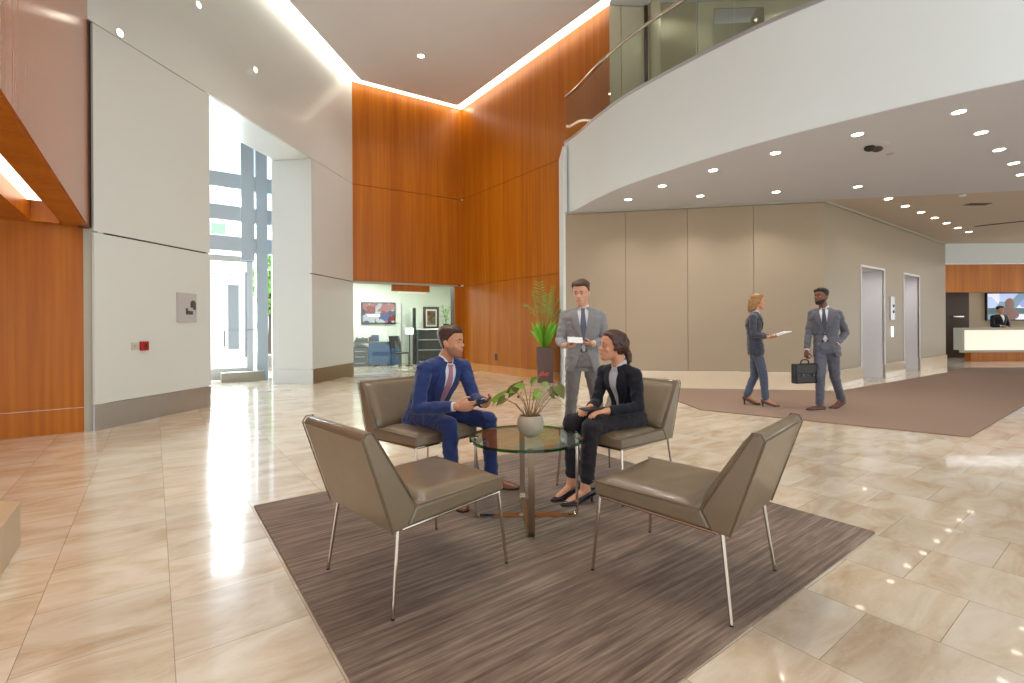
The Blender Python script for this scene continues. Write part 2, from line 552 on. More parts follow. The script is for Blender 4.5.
struct('wall_bulkhead_left', mb, M['wood_red'], 'glossy red-brown veneer bulkhead face at upper left', smooth=False)
mb = MB(); WB.box(mb, 0, 9, 2.52, 2.56, -.24, -.02)
WB.box(mb, 0, 9, 2.56, 2.78, -.26, -.24)
WB.box(mb, 0, .1, 2.52, 2.8, -.5, -.26)
WB.box(mb, 0, 9, 2.56, 2.78, -.53, -.50)
WB.box(mb, 0, 9, 2.52, 2.56, -6.5, -.50)
struct('ceiling_bulkhead_soffit', mb, M['wood'], 'orange veneer soffit with a long light slot', smooth=False)
mb = MB(); WB.box(mb, .3, 9, 2.72, 2.76, -.5, -.26)
tag(mb.build('slot_light', M['slotglow'], smooth=False), 'long warm light slot in the wooden soffit at far left', 'light')
mb = MB(); WB.box(mb, -.012, .03, 2.5, HZ, -.1, .004)
struct('trim_bulkhead_edge', mb, M['wood_dark'], smooth=False)

# wooden walls at the back: A with the office front, B running towards the balcony
WA = Wall(P3, C0, (0, -1))
t_of = WA.tpx(455)
mb = MB(); WA.panels(mb, [0.0, WA.L], [LZ + .03, MZ, HZ], .014)
WA.box(mb, t_of, WA.L, 0, LZ, -.03, 0)
struct('wall_back', mb, M['wood'], 'deep orange veneer wall above the glazed office', smooth=False)
mb = MB(); WA.box(mb, 0, WA.L, LZ + .02, HZ, -.2, -.04); WA.box(mb, t_of, WA.L, 0, LZ, -.3, -.035)
struct('wall_back_core', mb, M['gap'], smooth=False)
mb = MB(); WA.box(mb, 0, t_of, LZ - .03, LZ + .02, -.14, .02)
struct('trim_office_head', mb, M['trimgrey'], smooth=False)
WBB = Wall(C0, B2, (-1, -1))
mb = MB()
n = 9
ts = [4.32 * i / n for i in range(n + 1)]
WBB.panels(mb, ts, [.2, LZ], .004)
WBB.panels(mb, ts, [LZ + .012, MZ], .004)
WBB.panels(mb, [0, 5.85], [MZ + .012, HZ], .0)
struct('wall_right_wood', mb, M['wood'], 'orange veneer panelled wall behind the tall planter', smooth=False)
mb = MB(); WBB.box(mb, 0, 4.32, 0, .196, -.03, .004)
struct('baseboard_wood_right', mb, M['wood_pale'], smooth=False)
mb = MB(); WBB.box(mb, 0, 4.3, 0, MZ, -.1, -.034); WBB.box(mb, 0, 5.8, MZ, HZ, -.1, -.034)
struct('wall_right_core', mb, M['gap'], smooth=False)

# grey fabric wall and the elevator wall
G0 = V((1.14, 10.2, 0)); G1 = V((6.0, 9.3, 0)); E1 = V((12.93, 14.43, 0))
WG = Wall(G0, G1, (0, -1))
gts = [0, WG.tpx(626), WG.tpx(688), WG.tpx(754), WG.L]
mb = MB(); WG.panels(mb, gts, [.35, SZ - .05], .008)
struct('wall_grey', mb, M['taupe'], 'taupe fabric panelled wall behind the standing people', smooth=False)
mb = MB(); WG.box(mb, 0, WG.L + .02, 0, SZ, -.2, -.034)
struct('wall_grey_core', mb, M['gap'], smooth=False)
mb = MB(); WG.box(mb, 0, WG.L + .03, 0, .345, -.03, .03)
struct('baseboard_grey', mb, M['stone'], 'cream stone skirting under the taupe wall', bevel=.004, smooth=False)
mb = MB(); WG.box(mb, 0, WG.L + .02, SZ - .04, SZ, -.03, .02)
struct('trim_grey_head', mb, M['trimgrey'], smooth=False)
# white fin at its left end
mb = MB().box((1.09, 10.2, 0), (1.175, 11.15, MZ))
struct('wall_white_fin', mb, M['fascia'], 'narrow white fin between the wooden and taupe walls', smooth=False)

WE = Wall(G1, E1, (1, -1))
d1a, d1b = WE.tpx(861.5), WE.tpx(884)
d2a, d2b = WE.tpx(904), WE.tpx(919)
DZ = 2.5
mb = MB()
WE.panels(mb, [0, d1a], [.35, SZ - .05]); WE.panels(mb, [d1b, d2a], [.35, SZ - .05]); WE.panels(mb, [d2b, WE.L], [.35, SZ - .05])
WE.box(mb, d1a, d1b, DZ, SZ - .05, -.03, 0); WE.box(mb, d2a, d2b, DZ, SZ - .05, -.03, 0)
struct('wall_elevator', mb, M['taupe2'], 'grey taupe elevator wall running to the reception', smooth=False)
mb = MB()
for a, b_ in ((0, d1a), (d1b, d2a), (d2b, WE.L)):
    WE.box(mb, a - (.03 if a == 0 else 0), b_, 0, .345, -.03, .03)
struct('baseboard_elevator', mb, M['stone'], 'cream stone skirting along the elevator wall', bevel=.004, smooth=False)
mb = MB(); WE.box(mb, 0, WE.L, SZ - .04, SZ, -.03, .02)
struct('trim_elevator_head', mb, M['trimgrey'], smooth=False)
for i, (a, b_) in enumerate(((d1a, d1b), (d2a, d2b))):
    mb = MB()
    WE.box(mb, a - .05, a, 0, DZ + .05, -.95, .015)
    WE.box(mb, b_, b_ + .05, 0, DZ + .05, -.95, .015)
    WE.box(mb, a, b_, DZ, DZ + .05, -.95, .015)
    st = struct('door_%d' % (i + 1), mb, M['jamb'], ('nearer' if i == 0 else 'farther') + ' pale framed elevator doorway', smooth=False)
    for q, (x0, x1) in enumerate(((a, (a + b_) / 2 - .003), ((a + b_) / 2 + .003, b_))):
        mb = MB(); WE.box(mb, x0, x1, .01, DZ, -.95, -.90)
        mb.build('door_leaf', M['steel'], st, smooth=False)
for a, b_ in ((d1a, d1b), (d2a, d2b)):  # fill light added inside each doorway to brighten the far jamb
    l = bpy.data.lights.new('doorway_fill', 'AREA'); l.energy = 5; l.size = .35; l.color = (1, .97, .95)
    o = bpy.data.objects.new('doorway_fill', l); COL.objects.link(o); o.location = WE.P((a + b_) / 2 - .1, DZ - .03, -.35)
# call panel and lit lamp between the elevators
tp = WE.tpx(892)
t_ = thing('elevator_call_panel', 'small silver call button panel on the wall between the two elevators', 'call panel', WE.P(tp, 1.55, .0))
o_ = WE.P(tp, 1.55, .0)
mb = MB(); WE.box(mb, tp - .14, tp + .14, 1.36, 1.92, 0, .02); mb.v = [p - o_ for p in mb.v]
mb.build('plate', M['steel'], t_, smooth=False, bevel=.004)
for dz in (1.56, 1.70):
    mb = MB(); mb.tube([WE.P(tp + .05, dz, .018) - o_, WE.P(tp + .05, dz, .032) - o_], .035, 14)
    mb.build('button', M['signdark'], t_)
mb = MB(); WE.box(mb, tp - .03, tp + .03, .96, 1.2, 0, .015)
tag(mb.build('floor_indicator_lamp', M['callglow'], smooth=False, bevel=.004), 'slim lit white indicator lamp below the elevator call panel', 'lamp')

# reception end
mb = MB().box((12.9, 14.5, 3.08), (22, 14.7, SZ + .4))
struct('wall_reception_header', mb, M['fascia'], 'white header above the reception', smooth=False)
mb = MB().box((14.5, 17.0, 2.36), (24, 17.2, 3.34))
struct('wall_reception_canopy', mb, M['wood'], 'orange wooden fascia over the reception desk', smooth=False)
mb = MB().box((12.9, 17.0, 3.34), (24, 19.7, 3.40))
struct('ceiling_reception', mb, M['ceil'], smooth=False)
mb = MB().box((12.0, 19.5, 0), (26, 19.7, 3.4))
struct('wall_reception_back', mb, M['taupe'], 'taupe wall behind the reception desk', smooth=False)
mb = MB().box((12.0, 18.0, 0), (17.0, 19.5, 3.4))
struct('wall_reception_niche', mb, M['wood_dark'], 'dark brown wall beside the reception', smooth=False)
mb = MB().box((16.35, 17.93, 1.5), (16.75, 18.0, 1.54))
tag(mb.build('wall_shelf', M['chrome'], smooth=False), 'thin pale shelf on the dark wall beside the reception', 'shelf')

t_ = thing('reception_desk', 'long reception desk with a glowing cream front panel and wooden plinth', 'desk', (17.22, 16, 0))
mb = MB()
mb.box((-2.36, 0, .30), (3.0, .10, .38)); mb.box((-2.36, 0, 1.04), (3.0, .3, 1.12)); mb.box((-2.36, 0, .38), (-2.26, .3, 1.04)); mb.box((2.9, 0, .38), (3.0, .3, 1.04))
mb.build('frame', M['trimgrey'], t_, bevel=.006, smooth=False)
mb = MB().box((-2.26, .02, .38), (2.9, .06, 1.04)); mb.build('glowing_panel', M['deskglow'], t_, smooth=False)
mb = MB().box((-2.0, .06, 0), (2.8, .28, .3)); mb.build('plinth', M['wood'], t_, smooth=False)
mb = MB().box((-2.26, .1, .30), (2.9, .14, 1.04)); mb.build('back_panel', M['wood_dark'], t_, smooth=False)

t_ = thing('wall_television', 'wide lit screen on the taupe wall behind the receptionist', 'television', (20.1, 19.44, 1.93))
MB().box((-1.06, -.03, -.56), (1.06, .05, .56)).build('bezel', M['black'], t_, bevel=.01, smooth=False)
MB().box((-1.02, -.036, -.52), (1.02, -.03, .52)).build('screen', M['tv2'], t_, smooth=False)
MB().box((-1.02, -.042, -.30), (1.02, -.037, -.06)).build('picture_treeline', simple('screen_treeline', (96, 132, 140), .5), t_, smooth=False)
mb = MB().ball((-.15, -.045, .1), (.2, .006, .24)); mb.ball((-.15, -.045, -.32), (.38, .006, .22)); mb.build('picture_figure', simple('screen_figure', (150, 118, 110), .5), t_)

# curved balcony fascia, its floor and the low ceiling
crv = [(1.14, 10.36), (1.33, 9.94), (1.60, 9.12), (1.97, 8.24), (2.58, 7.27), (3.13, 6.52), (3.50, 6.1), (3.88, 5.72), (4.36, 5.27), (5.02, 4.76), (6.2, 4.1), (8.0, 3.5), (11, 3.1), (15, 3.0)]


def catmull(pts, k=6):
    out = []
    P = [V((*p, 0)) for p in pts]
    for i in range(len(P) - 1):
        a = P[max(i - 1, 0)]; b = P[i]; c = P[i + 1]; d = P[min(i + 2, len(P) - 1)]
        for q in range(k):
            t = q / k
            out.append(.5 * ((2 * b) + (c - a) * t + (2 * a - 5 * b + 4 * c - d) * t * t + (-a + 3 * b - 3 * c + d) * t ** 3))
    out.append(P[-1])
    return out


CR = catmull(crv)


def offset(pts, d):
    out = []
    for i, p in enumerate(pts):
        t = (pts[min(i + 1, len(pts) - 1)] - pts[max(i - 1, 0)]).normalized()
        out.append(p + V((-t.y, t.x, 0)) * d)
    return out


def band(pts, d0, d1, z0, z1):
    a = offset(pts, d0); b = offset(pts, d1)
    m = MB()
    m.rings([[V((p.x, p.y, z0)), V((q.x, q.y, z0)), V((q.x, q.y, z1)), V((p.x, p.y, z1))] for p, q in zip(a, b)])
    return m


struct('wall_balcony_fascia', band(CR, 0, .18, SZ, 5.16), M['fascia'], 'curved white balcony fascia sweeping over the lobby')
struct('trim_balcony_shoe', band(CR, -.01, .1, 5.16, 5.21), M['steel'], 'steel glazing shoe on top of the curved fascia')
inner = offset(CR, .15)
# low ceiling: near part, and corridor part with warm light put into its colour
jl = G1 + V((11.4, -2.1, 0))
near = [(p.x, p.y) for p in offset(CR, .006) if p.y < 10.17 - .185 * (p.x - 1.14)]
near += [(19, 3.0), (19, jl.y), (jl.x, jl.y), (G1.x, G1.y), (near[0][0] + .004, near[0][1] + .03)]
struct('ceiling_low', MB().prism(near, SZ - .006, SZ + .05), M['soffit'], 'pale lilac grey low ceiling under the balcony', smooth=False)
far = [(G1.x, G1.y), (jl.x, jl.y), (26, jl.y), (26, 14.6), (12.9, 14.6)]
struct('ceiling_corridor', MB().prism(far, SZ, SZ + .05), M['soffit_warm'], 'ceiling along the elevator corridor, its colour tinted as by warm light', smooth=False)
upf = [(p.x, p.y) for p in inner] + [(19, 3.0), (26, 15), (1.3, 15), (1.13, 11.6)]
struct('floor_upper', MB().prism(upf, 4.9, MZ), M['carpet'], smooth=False)

# glass balustrade: panes one by one with a continuous steel handrail
t_ = thing('balustrade', 'curved glass balustrade with a steel handrail on the balcony', 'balustrade', (0, 0, 0))
mid = offset(CR, .05)
seg = []
cur = [mid[0]]; acc = 0
for a, b_ in zip(mid[:-1], mid[1:]):
    acc += (b_ - a).length; cur.append(b_)
    if acc > 1.35:
        seg.append(cur); cur = [b_]; acc = 0
if len(cur) > 1: seg.append(cur)
for g in seg:
    if len(g) < 2: continue
    g = list(g)
    d = (g[-1] - g[-2]).normalized() * .012
    g[-1] = g[-1] - d
    m_ = MB(); n_ = len(g)
    a = offset(g, -.008); b_ = offset(g, .008)
    m_.rings([[V((p.x, p.y, 5.2)), V((q.x, q.y, 5.2)), V((q.x, q.y, 6.16)), V((p.x, p.y, 6.16))] for p, q in zip(a, b_)])
    m_.build('glass_panel', M['glass_bal'], t_)
MB().tube([V((p.x, p.y, 6.18)) for p in mid], .028, 10).build('handrail', M['chrome'], t_)

# upper storey walls seen over the balustrade
X0 = B2.x
WU = Wall((X0, B2.y), (X0 + .72, B2.y + .06), (0, -1))
mb = MB(); WU.panels(mb, [0, .24, .72], [MZ, HZ], .012)
struct('wall_upper_front', mb, M['upperwall'], 'sage beige panel wall on the upper floor', smooth=False)
mb = MB().box((X0 + .72, B2.y + .0, MZ), (X0 + .78, 13, HZ)).box((X0, B2.y + .08, MZ), (X0 + .7, B2.y + .2, HZ))
struct('wall_upper_edge', mb, M['wood_dark'], smooth=False)
WU2 = Wall((X0 + .78, 9.75), (12, 9.3), (0, -1))
mb = MB(); WU2.panels(mb, [0, WU2.tpx(698)], [MZ, HZ], .014)
struct('wall_upper_middle', mb, M['upperwall2'], 'olive beige wall set back on the upper floor', smooth=False)
mb = MB()
WU2.box(mb, WU2.tpx(699.5), WU2.tpx(716), MZ, HZ, -.03, .0)
WU2.box(mb, WU2.tpx(716), WU2.tpx(766), 7.6, HZ, -.03, 0)
WU2.box(mb, WU2.tpx(716), WU2.tpx(766), MZ, 7.6, -.6, -.5)
WU2.box(mb, WU2.tpx(715), WU2.tpx(716), MZ, 7.6, -.6, 0)
WU2.box(mb, WU2.tpx(766), 9, MZ, HZ, -.6, 0)
struct('wall_upper_right', mb, M['upperwall'], 'sage beige wall with a recess on the upper floor', smooth=False)
mb = MB(); mb.tube([V((X0 + .90, 9.70, MZ)), V((X0 + .90, 9.70, HZ))], .10, 24)
struct('pillar_upper', mb, M['upperwall'], 'round beige pillar on the upper floor')

# tall ceiling with perimeter cove light
CW = .30
a0 = WL.P(-12, 0, CW); a1 = WL.P(WL.L, 0, 0)


def isect(p, d, q, e):
    k = (q - p); det = d.x * (-e.y) + e.x * d.y
    s_ = (k.x * (-e.y) + e.x * k.y) / det
    return p + d * s_


cA = isect(WL.P(0, 0, CW), WL.d, WA.P(0, 0, CW), WA.d)
cB = isect(WA.P(0, 0, CW), WA.d, WBB.P(0, 0, CW), WBB.d)
poly = [(a0.x, a0.y), (cA.x, cA.y), (cB.x, cB.y), (WBB.P(5.85, 0, CW).x, WBB.P(5.85, 0, CW).y), (X0 - .1, B2.y - .35), (26, B2.y - .35), (26, a0.y)]
struct('ceiling', MB().prism(poly, HZ - .05, HZ + .1), M['ceil'], 'pale grey tall lobby ceiling', smooth=False)
mb = MB().prism([(X0, B2.y - .4), (26, B2.y - .4), (26, 15), (X0, 15)], HZ + .02, HZ + .12)
struct('ceiling_upper', mb, M['ceil'], smooth=False)
mb = MB().prism([(-9, -6), (a0.x, a0.y), (-9, 0), (-9, 16), (4, 17), (4, 9)], HZ + .16, HZ + .2)
struct('ceiling_cove_top', mb, M['ceil'], smooth=False)
for W_, ta, tb, lab in ((WL, -9, WL.L - .05, 'bright cove light strip along the top of the white left wall'),
                        (WA, .05, WA.L - .05, 'bright cove light strip along the top of the back wooden wall'),
                        (WBB, .05, 5.85, 'bright cove light strip along the top of the right wooden wall')):
    mb = MB(); W_.box(mb, ta, tb, HZ + .0, HZ + .04, .02, CW - .02)
    tag(mb.build('cove_light', M['coveglow'], smooth=False), lab, 'light')

# ------------------------------------------------------------------ entrance glazing
FA = V((-6.97, 11.5, 0))
WF = Wall(FA - U2 * 4, FA + U2 * 2.6, (1, -1))


def fx(px):
    return WF.tpx(px)


def fz(px, py):
    t = fx(px); Y = WF.P(t, 0).y
    return CAMH - (py - (326 - .006 * (px - 512))) * Y / F


mb = MB()
tt0, tt1 = 0.2, fx(272)
for (y0, y1) in ((171, 186), (204, 219), (235, 250)):
    WF.box(mb, tt0, tt1, fz(210, y1), fz(210, y0), -.12, .1)
WF.box(mb, tt0, tt1, 6.6, 6.9, -.12, .1)
for (x0, x1) in ((241, 254), (256, 267)):
    WF.box(mb, fx(x0), fx(x1), 2.9 if x0 == 241 else .0, 6.6, -.1, .13)
WF.box(mb, fx(272.5), fx(280), 0, 6.9, -.1, .25)
WF.box(mb, tt0, tt0 + .2, 0, 6.9, -.1, .13)
st = struct('window_1', mb, M['bluegrey'], 'blue grey framed entrance glazing with broad transoms', smooth=False)
mb = MB(); WF.box(mb, tt0, tt1, 3.06, 6.6, -.02, -.008); WF.box(mb, fx(267), fx(272.5), .3, 3.1, -.02, -.008)
mb.build('pane', M['glass'], st, smooth=False)
mb = MB(); WF.box(mb, fx(219), fx(261), 0, .22, .14, .45)
struct('trim_entrance_plinth', mb, M['trimgrey'], 'low grey plinth beside the entrance door', smooth=False)
# door leaf
D0, D1 = fx(196), fx(253)
mb = MB(); WF.box(mb, D0, D0 + .12, .02, 3.0, -.03, .03); WF.box(mb, D1 - .14, D1, .02, 3.0, -.03, .03)
WF.box(mb, D0, D1, 2.86, 3.0, -.03, .03); WF.box(mb, D0, D1, .02, .3, -.03, .03)
st = struct('door_3', mb, M['whiteframe'], 'glazed entrance door with a white frame and steel bars', smooth=False)
mb = MB(); WF.box(mb, D0 + .12, D1 - .14, .3, 2.86, -.008, .008); mb.build('pane', M['glass'], st, smooth=False)
mb = MB(); WF.box(mb, fx(228), fx(239), .75, 2.3, .009, .014); mb.build('frosted_strip', M['bluegrey'], st, smooth=False)
mb = MB(); mb.tube([WF.P(fx(245), .55, .09), WF.P(fx(245), 2.62, .09)], .03, 10)
for z in (.8, 2.4):
    mb.tube([WF.P(fx(245), z, .0), WF.P(fx(245), z, .09)], .014, 8)
mb.build('pull_handle', M['steel'], st)
mb = MB(); mb.tube([WF.P(D0 + .1, 2.55, .06), WF.P(fx(247), 2.55, .06)], .018, 8); mb.build('closer_rail', M['steel'], st)
mb = MB(); mb.tube([WF.P(fx(224), .82, .06), WF.P(fx(224), 1.2, .06), WF.P(fx(224) + .03, 1.22, .06), WF.P(fx(255), 1.22, .06)], .016, 8); mb.build('push_bar', M['steel'], st)
t_ = thing('exit_sign', 'small green lit exit sign above the glass entrance door', 'sign', WF.P(fx(218), 3.62, .12))
oo = WF.P(fx(218), 3.62, .12)
mb = MB(); WF.box(mb, fx(211), fx(225), 3.48, 3.72, .1, .14); mb.v = [p - oo for p in mb.v]; mb.build('housing', M['whiteframe'], t_, smooth=False)
mb = MB(); WF.box(mb, fx(211) + .01, fx(225) - .01, 3.49, 3.71, .14, .145); mb.v = [p - oo for p in mb.v]; mb.build('sign_face', M['greensign'], t_, smooth=False)

# outside: paving, lawn, trees, a pale building across the street
mb = MB().prism([(-40, -10), (-5.6, 12.9), (-1, 16.5), (-1, 60), (-60, 60), (-60, -10)], -.12, -.02)
struct('ground', mb, M['paving'], 'pale sunlit paving outside the entrance', smooth=False)

def tree(loc, h, r, label):
    t = thing('street_tree', label, 'tree', loc, 0, 'trees outside the entrance')
    MB().tube([(0, 0, 0), (.05, .03, h * .3), (-.04, .05, h * .62), (0, 0, h * .85)], [.14, .11, .08, .03], 10).build('trunk', M['bark'], t)
    m_ = MB(); rnd = random.Random(int(h * 100))
    for i in range(700):
        a = rnd.uniform(0, 2 * pi); u = rnd.uniform(-1, 1); q = rnd.random() ** .4
        c = V((sqrt(1 - u * u) * cos(a) * r * q, sqrt(1 - u * u) * sin(a) * r * q, h * .68 + u * h * .34 * q))
        e1 = V((rnd.uniform(-1, 1), rnd.uniform(-1, 1), rnd.uniform(-1, 1))).normalized()
        e2 = e1.cross(V((rnd.uniform(-1, 1), rnd.uniform(-1, 1), rnd.uniform(-1, 1)))).normalized()
        s_ = rnd.uniform(.10, .2)
        m_.add([c - e1 * s_, c + e2 * s_ * .5, c + e1 * s_, c - e2 * s_ * .5], [(0, 1, 2, 3)])
    m_.build('foliage', M['treeleaf'], t, smooth=False)


tree((-11.75, 23.5, 0), 5.0, .75, 'slim leafy green tree seen through the narrow pane beside the door')

# ------------------------------------------------------------------ the glazed office
NB = -WA.n
bk0 = WA.P(-.6, 0, -3.3); bk1 = WA.P(5.2, 0, -3.3)
WO = Wall(bk0, bk1, (0, -1))
mb = MB(); WO.box(mb, 0, 5.8, 0, 3.0, -.1, 0)
struct('wall_office_back', mb, M['officewall'], 'pale green office wall behind the glass', smooth=False)
rw = WA.P(t_of + .03, 0, -.05)
r2 = rw + WA.d * .1
mb = MB().prism([(rw.x, rw.y), (r2.x, r2.y), (-1.75, 18.6), (-1.9, 18.6)], 0, 2.95)
struct('wall_office_right', mb, M['officewall'], smooth=False)
mb = MB().prism([(bk0.x, bk0.y), (P3.x - .15, P3.y + .12), (P3.x - .3, P3.y), (bk0.x - .2, bk0.y)], 0, 3.0)
struct('wall_office_left', mb, M['officewall'], smooth=False)
mb = MB().prism([(P3.x - .1, P3.y + .25), (C0.x, C0.y + .25), (-1.7, 18.8), (bk0.x - .1, bk0.y)], 2.8, 2.9)
struct('ceiling_office', mb, M['officewall'], smooth=False)
# storefront panes
t_ = thing('office_storefront', 'frameless glass office front under the orange wooden wall', 'glass partition', (0, 0, 0))
for a, b_ in ((.03, WA.tpx(372)), (WA.tpx(372) + .01, WA.tpx(399)), (WA.tpx(428), t_of - .01)):
    mb = MB(); WA.box(mb, a, b_, .02, LZ - .04, -.09, -.075); mb.build('glass_panel', M['glass_off'], t_, smooth=False)
mb = MB(); WA.box(mb, WA.tpx(399) + .01, WA.tpx(428) - .01, .02, 2.2, -.085, -.073); d_ = mb.build('glass_door', M['glass_off'], t_, smooth=False)
hx = WA.tpx(402)
mb = MB(); mb.tube([WA.P(hx, .7, -.03), WA.P(hx, 1.9, -.03)], .016, 8)
for z in (.85, 1.75): mb.tube([WA.P(hx, z, -.03), WA.P(hx, z, -.075)], .01, 8)
mb.build('door_handle', M['steel'], d_)
mb = MB(); WA.box(mb, WA.tpx(393), WA.tpx(430), 2.26, LZ - .03, -.12, -.02); mb.build('header_beam', M['wood'], t_, smooth=False)
mb = MB(); WA.box(mb, .03, t_of, 0, .02, -.11, -.06); mb.build('floor_channel', M['steel'], t_, smooth=False)
mb = MB(); WA.box(mb, WA.tpx(398) - .03, WA.tpx(398) + .03, 0, .07, -.1, -.06); mb.build('hinge', M['chrome'], t_, smooth=False)

# office contents
def on_back(px):
    return WO.tpx(px)


a, b_ = on_back(361), on_back(395)
ob = WO.P((a + b_) / 2, 1.73, .03)
t_ = thing('office_television', 'wall television with a red and blue news picture inside the office', 'television', ob)
mb = MB(); WO.box(mb, a, b_, 1.36, 2.10, .01, .07); mb.v = [p - ob for p in mb.v]; mb.build('bezel', M['black'], t_, smooth=False, bevel=.008)
mb = MB(); WO.box(mb, a + .04, b_ - .04, 1.41, 2.06, .07, .075); mb.v = [p - ob for p in mb.v]; mb.build('screen', M['tv1'], t_, smooth=False)
mb = MB(); WO.box(mb, a + .2, a + .62, 1.62, 1.70, .075, .08); mb.v = [p - ob for p in mb.v]; mb.build('caption_bar', emit('caption_white', (240, 240, 245), .8), t_, smooth=False)

a, b_ = on_back(423), on_back(438.5)
c_ = WO.P((a + b_) / 2, 1.55, .03)
t_ = thing('framed_picture', 'dark framed abstract picture with ochre shapes inside the office', 'picture', c_)
mb = MB(); WO.box(mb, a, b_, 1.18, 1.98, .01, .05); mb.v = [p - c_ for p in mb.v]; mb.build('frame', M['wood_dark'], t_, smooth=False, bevel=.006)
mb = MB(); WO.box(mb, a + .09, b_ - .09, 1.27, 1.89, .05, .055); mb.v = [p - c_ for p in mb.v]; mb.build('mount', M['paper'], t_, smooth=False)
mb = MB(); WO.box(mb, a + .14, b_ - .14, 1.33, 1.83, .055, .06); mb.v = [p - c_ for p in mb.v]; mb.build('artwork', M['art'], t_, smooth=False)

# office desk with a blue front
def office_desk():
    q = at(378, 362, 15.6); q.z = 0
    t = thing('office_desk', 'long desk with blue and charcoal front panels inside the office', 'desk', q, 0.15)
    mb = MB().box((-.85, -.02, .74), (.72, .62, .78)); mb.build('desktop', M['darkgrey'], t, bevel=.005, smooth=False)
    mb = MB().box((-.3, 0, .04), (.68, .04, .74)); mb.build('front_panel', M['bluefab'], t, smooth=False)
    mb = MB().box((-.82, 0, .0), (-.32, .55, .6)); p = mb.build('drawer_unit', M['darkgrey'], t, smooth=False, bevel=.006)
    for z in (.1, .3, .48): MB().box((-.72, -.02, z), (-.42, 0, z + .015)).build('drawer_handle', M['steel'], p, smooth=False)
    MB().box((.62, .0, 0), (.70, .6, .74)).build('side_panel', M['darkgrey'], t, smooth=False)
    return t


office_desk()


def office_chair(q, rz, lab):
    t = thing('office_chair', lab, 'chair', q, rz, 'office chairs')
    MB().box((-.22, -.22, .45), (.22, .22, .52)).build('seat', M['bluefab'], t, bevel=.03)
    MB().box((-.21, .2, .58), (.21, .26, 1.0)).build('backrest', M['bluefab'], t, bevel=.03)
    mb = MB().tube([(0, .22, .48), (0, .27, .62)], .02, 8); mb.build('back_bracket', M['black'], t)
    mb = MB().tube([(0, 0, .1), (0, 0, .46)], .03, 10)
    for i in range(5):
        a = 2 * pi * i / 5; mb.tube([(0, 0, .1), (.27 * cos(a), .27 * sin(a), .06)], .018, 8)
    mb.build('pedestal', M['black'], t)
    for i in range(5):
        a = 2 * pi * i / 5; MB().ball((.27 * cos(a), .27 * sin(a), .03), .03, n=10, m=6).build('caster', M['black'], t)
    return t


q = at(385, 360, 16.5); q.z = 0
oc = office_chair(q, .3, 'blue backed office chair behind the blue desk')
q = at(369, 360, 16.1); q.z = 0
dup(oc, q, -.5, 'office chair behind the charcoal drawer end of the desk')

# desk phones and small things
for i, (px, lab) in enumerate(((358, 'small black phone on the left end of the office desk'), (364, 'second small black phone on the office desk'), (371, 'black card stand beside the phones on the office desk'))):
    q = at(px, 343, 15.95); q.z = .78
    t = thing('desk_phone' if i < 2 else 'card_stand', lab, 'phone' if i < 2 else 'stand', q)
    if i < 2:
        MB().add([(-.1, -.08, 0), (.1, -.08, 0), (.1, .1, 0), (-.1, .1, 0), (-.1, -.08, .03), (.1, -.08, .03), (.1, .1, .12), (-.1, .1, .12)],
                 [(3, 2, 1, 0), (4, 5, 6, 7), (0, 1, 5, 4), (1, 2, 6, 5), (2, 3, 7, 6), (3, 0, 4, 7)]).build('phone_base', M['black'], t, smooth=False, bevel=.008)
        MB().tube([(-.06, -.07, .05), (-.065, 0, .10), (-.06, .09, .15)], .02, 8).build('handset', M['darkgrey'], t)
    else:
        MB().add([(-.08, -.05, 0), (.08, -.05, 0), (.08, .08, 0), (-.08, .08, 0), (-.08, .02, .16), (.08, .02, .16), (.08, .05, .16), (-.08, .05, .16)],
                 [(3, 2, 1, 0), (4, 5, 6, 7), (0, 1, 5, 4), (1, 2, 6, 5), (2, 3, 7, 6), (3, 0, 4, 7)]).build('stand_body', M['black'], t, smooth=False, bevel=.005)

# notice stand
q = at(409.5, 360, 15.7); q.z = 0
t_ = thing('notice_stand', 'slim black notice stand with a tilted white card inside the office', 'stand', q, 0.2)
MB().lathe([(.12, 0), (.12, .015), (.02, .03), (.015, .05)], n=20).build('base', M['black'], t_)
MB().tube([(0, 0, .03), (0, 0, 1.05)], .013, 8).build('pole', M['black'], t_)
m_ = Matrix.Translation((0, 0, 1.12)) @ Matrix.Rotation(-.6, 4, 'X')
MB().box((-.13, -.005, -.13), (.13, .005, .13), m_).build('card', M['paper'], t_, smooth=False)

# flag-like coat stand / dark chair at the door
q = at(399.5, 360, 15.1); q.z = 0
t_ = thing('visitor_chair', 'small black visitor chair at the right end of the office desk', 'chair', q, .9)
MB().box((-.2, -.2, .43), (.2, .2, .47)).build('seat', M['black'], t_, bevel=.012)
MB().add([(-.2, .19, .6), (.2, .19, .6), (.2, .26, .98), (-.2, .26, .98), (-.2, .22, .6), (.2, .22, .6), (.2, .29, .98), (-.2, .29, .98)],
         [(0, 1, 2, 3), (7, 6, 5, 4), (0, 4, 5, 1), (1, 5, 6, 2), (2, 6, 7, 3), (3, 7, 4, 0)]).build('backrest', M['black'], t_, smooth=False)
for sx in (-1, 1):
    MB().tube([(sx * .19, .18, 0), (sx * .19, .18, .44), (sx * .19, .24, .9)], .011, 8).build('leg', M['black'], t_)
    MB().tube([(sx * .19, -.2, 0), (sx * .19, -.18, .44)], .011, 8).build('leg', M['black'], t_)

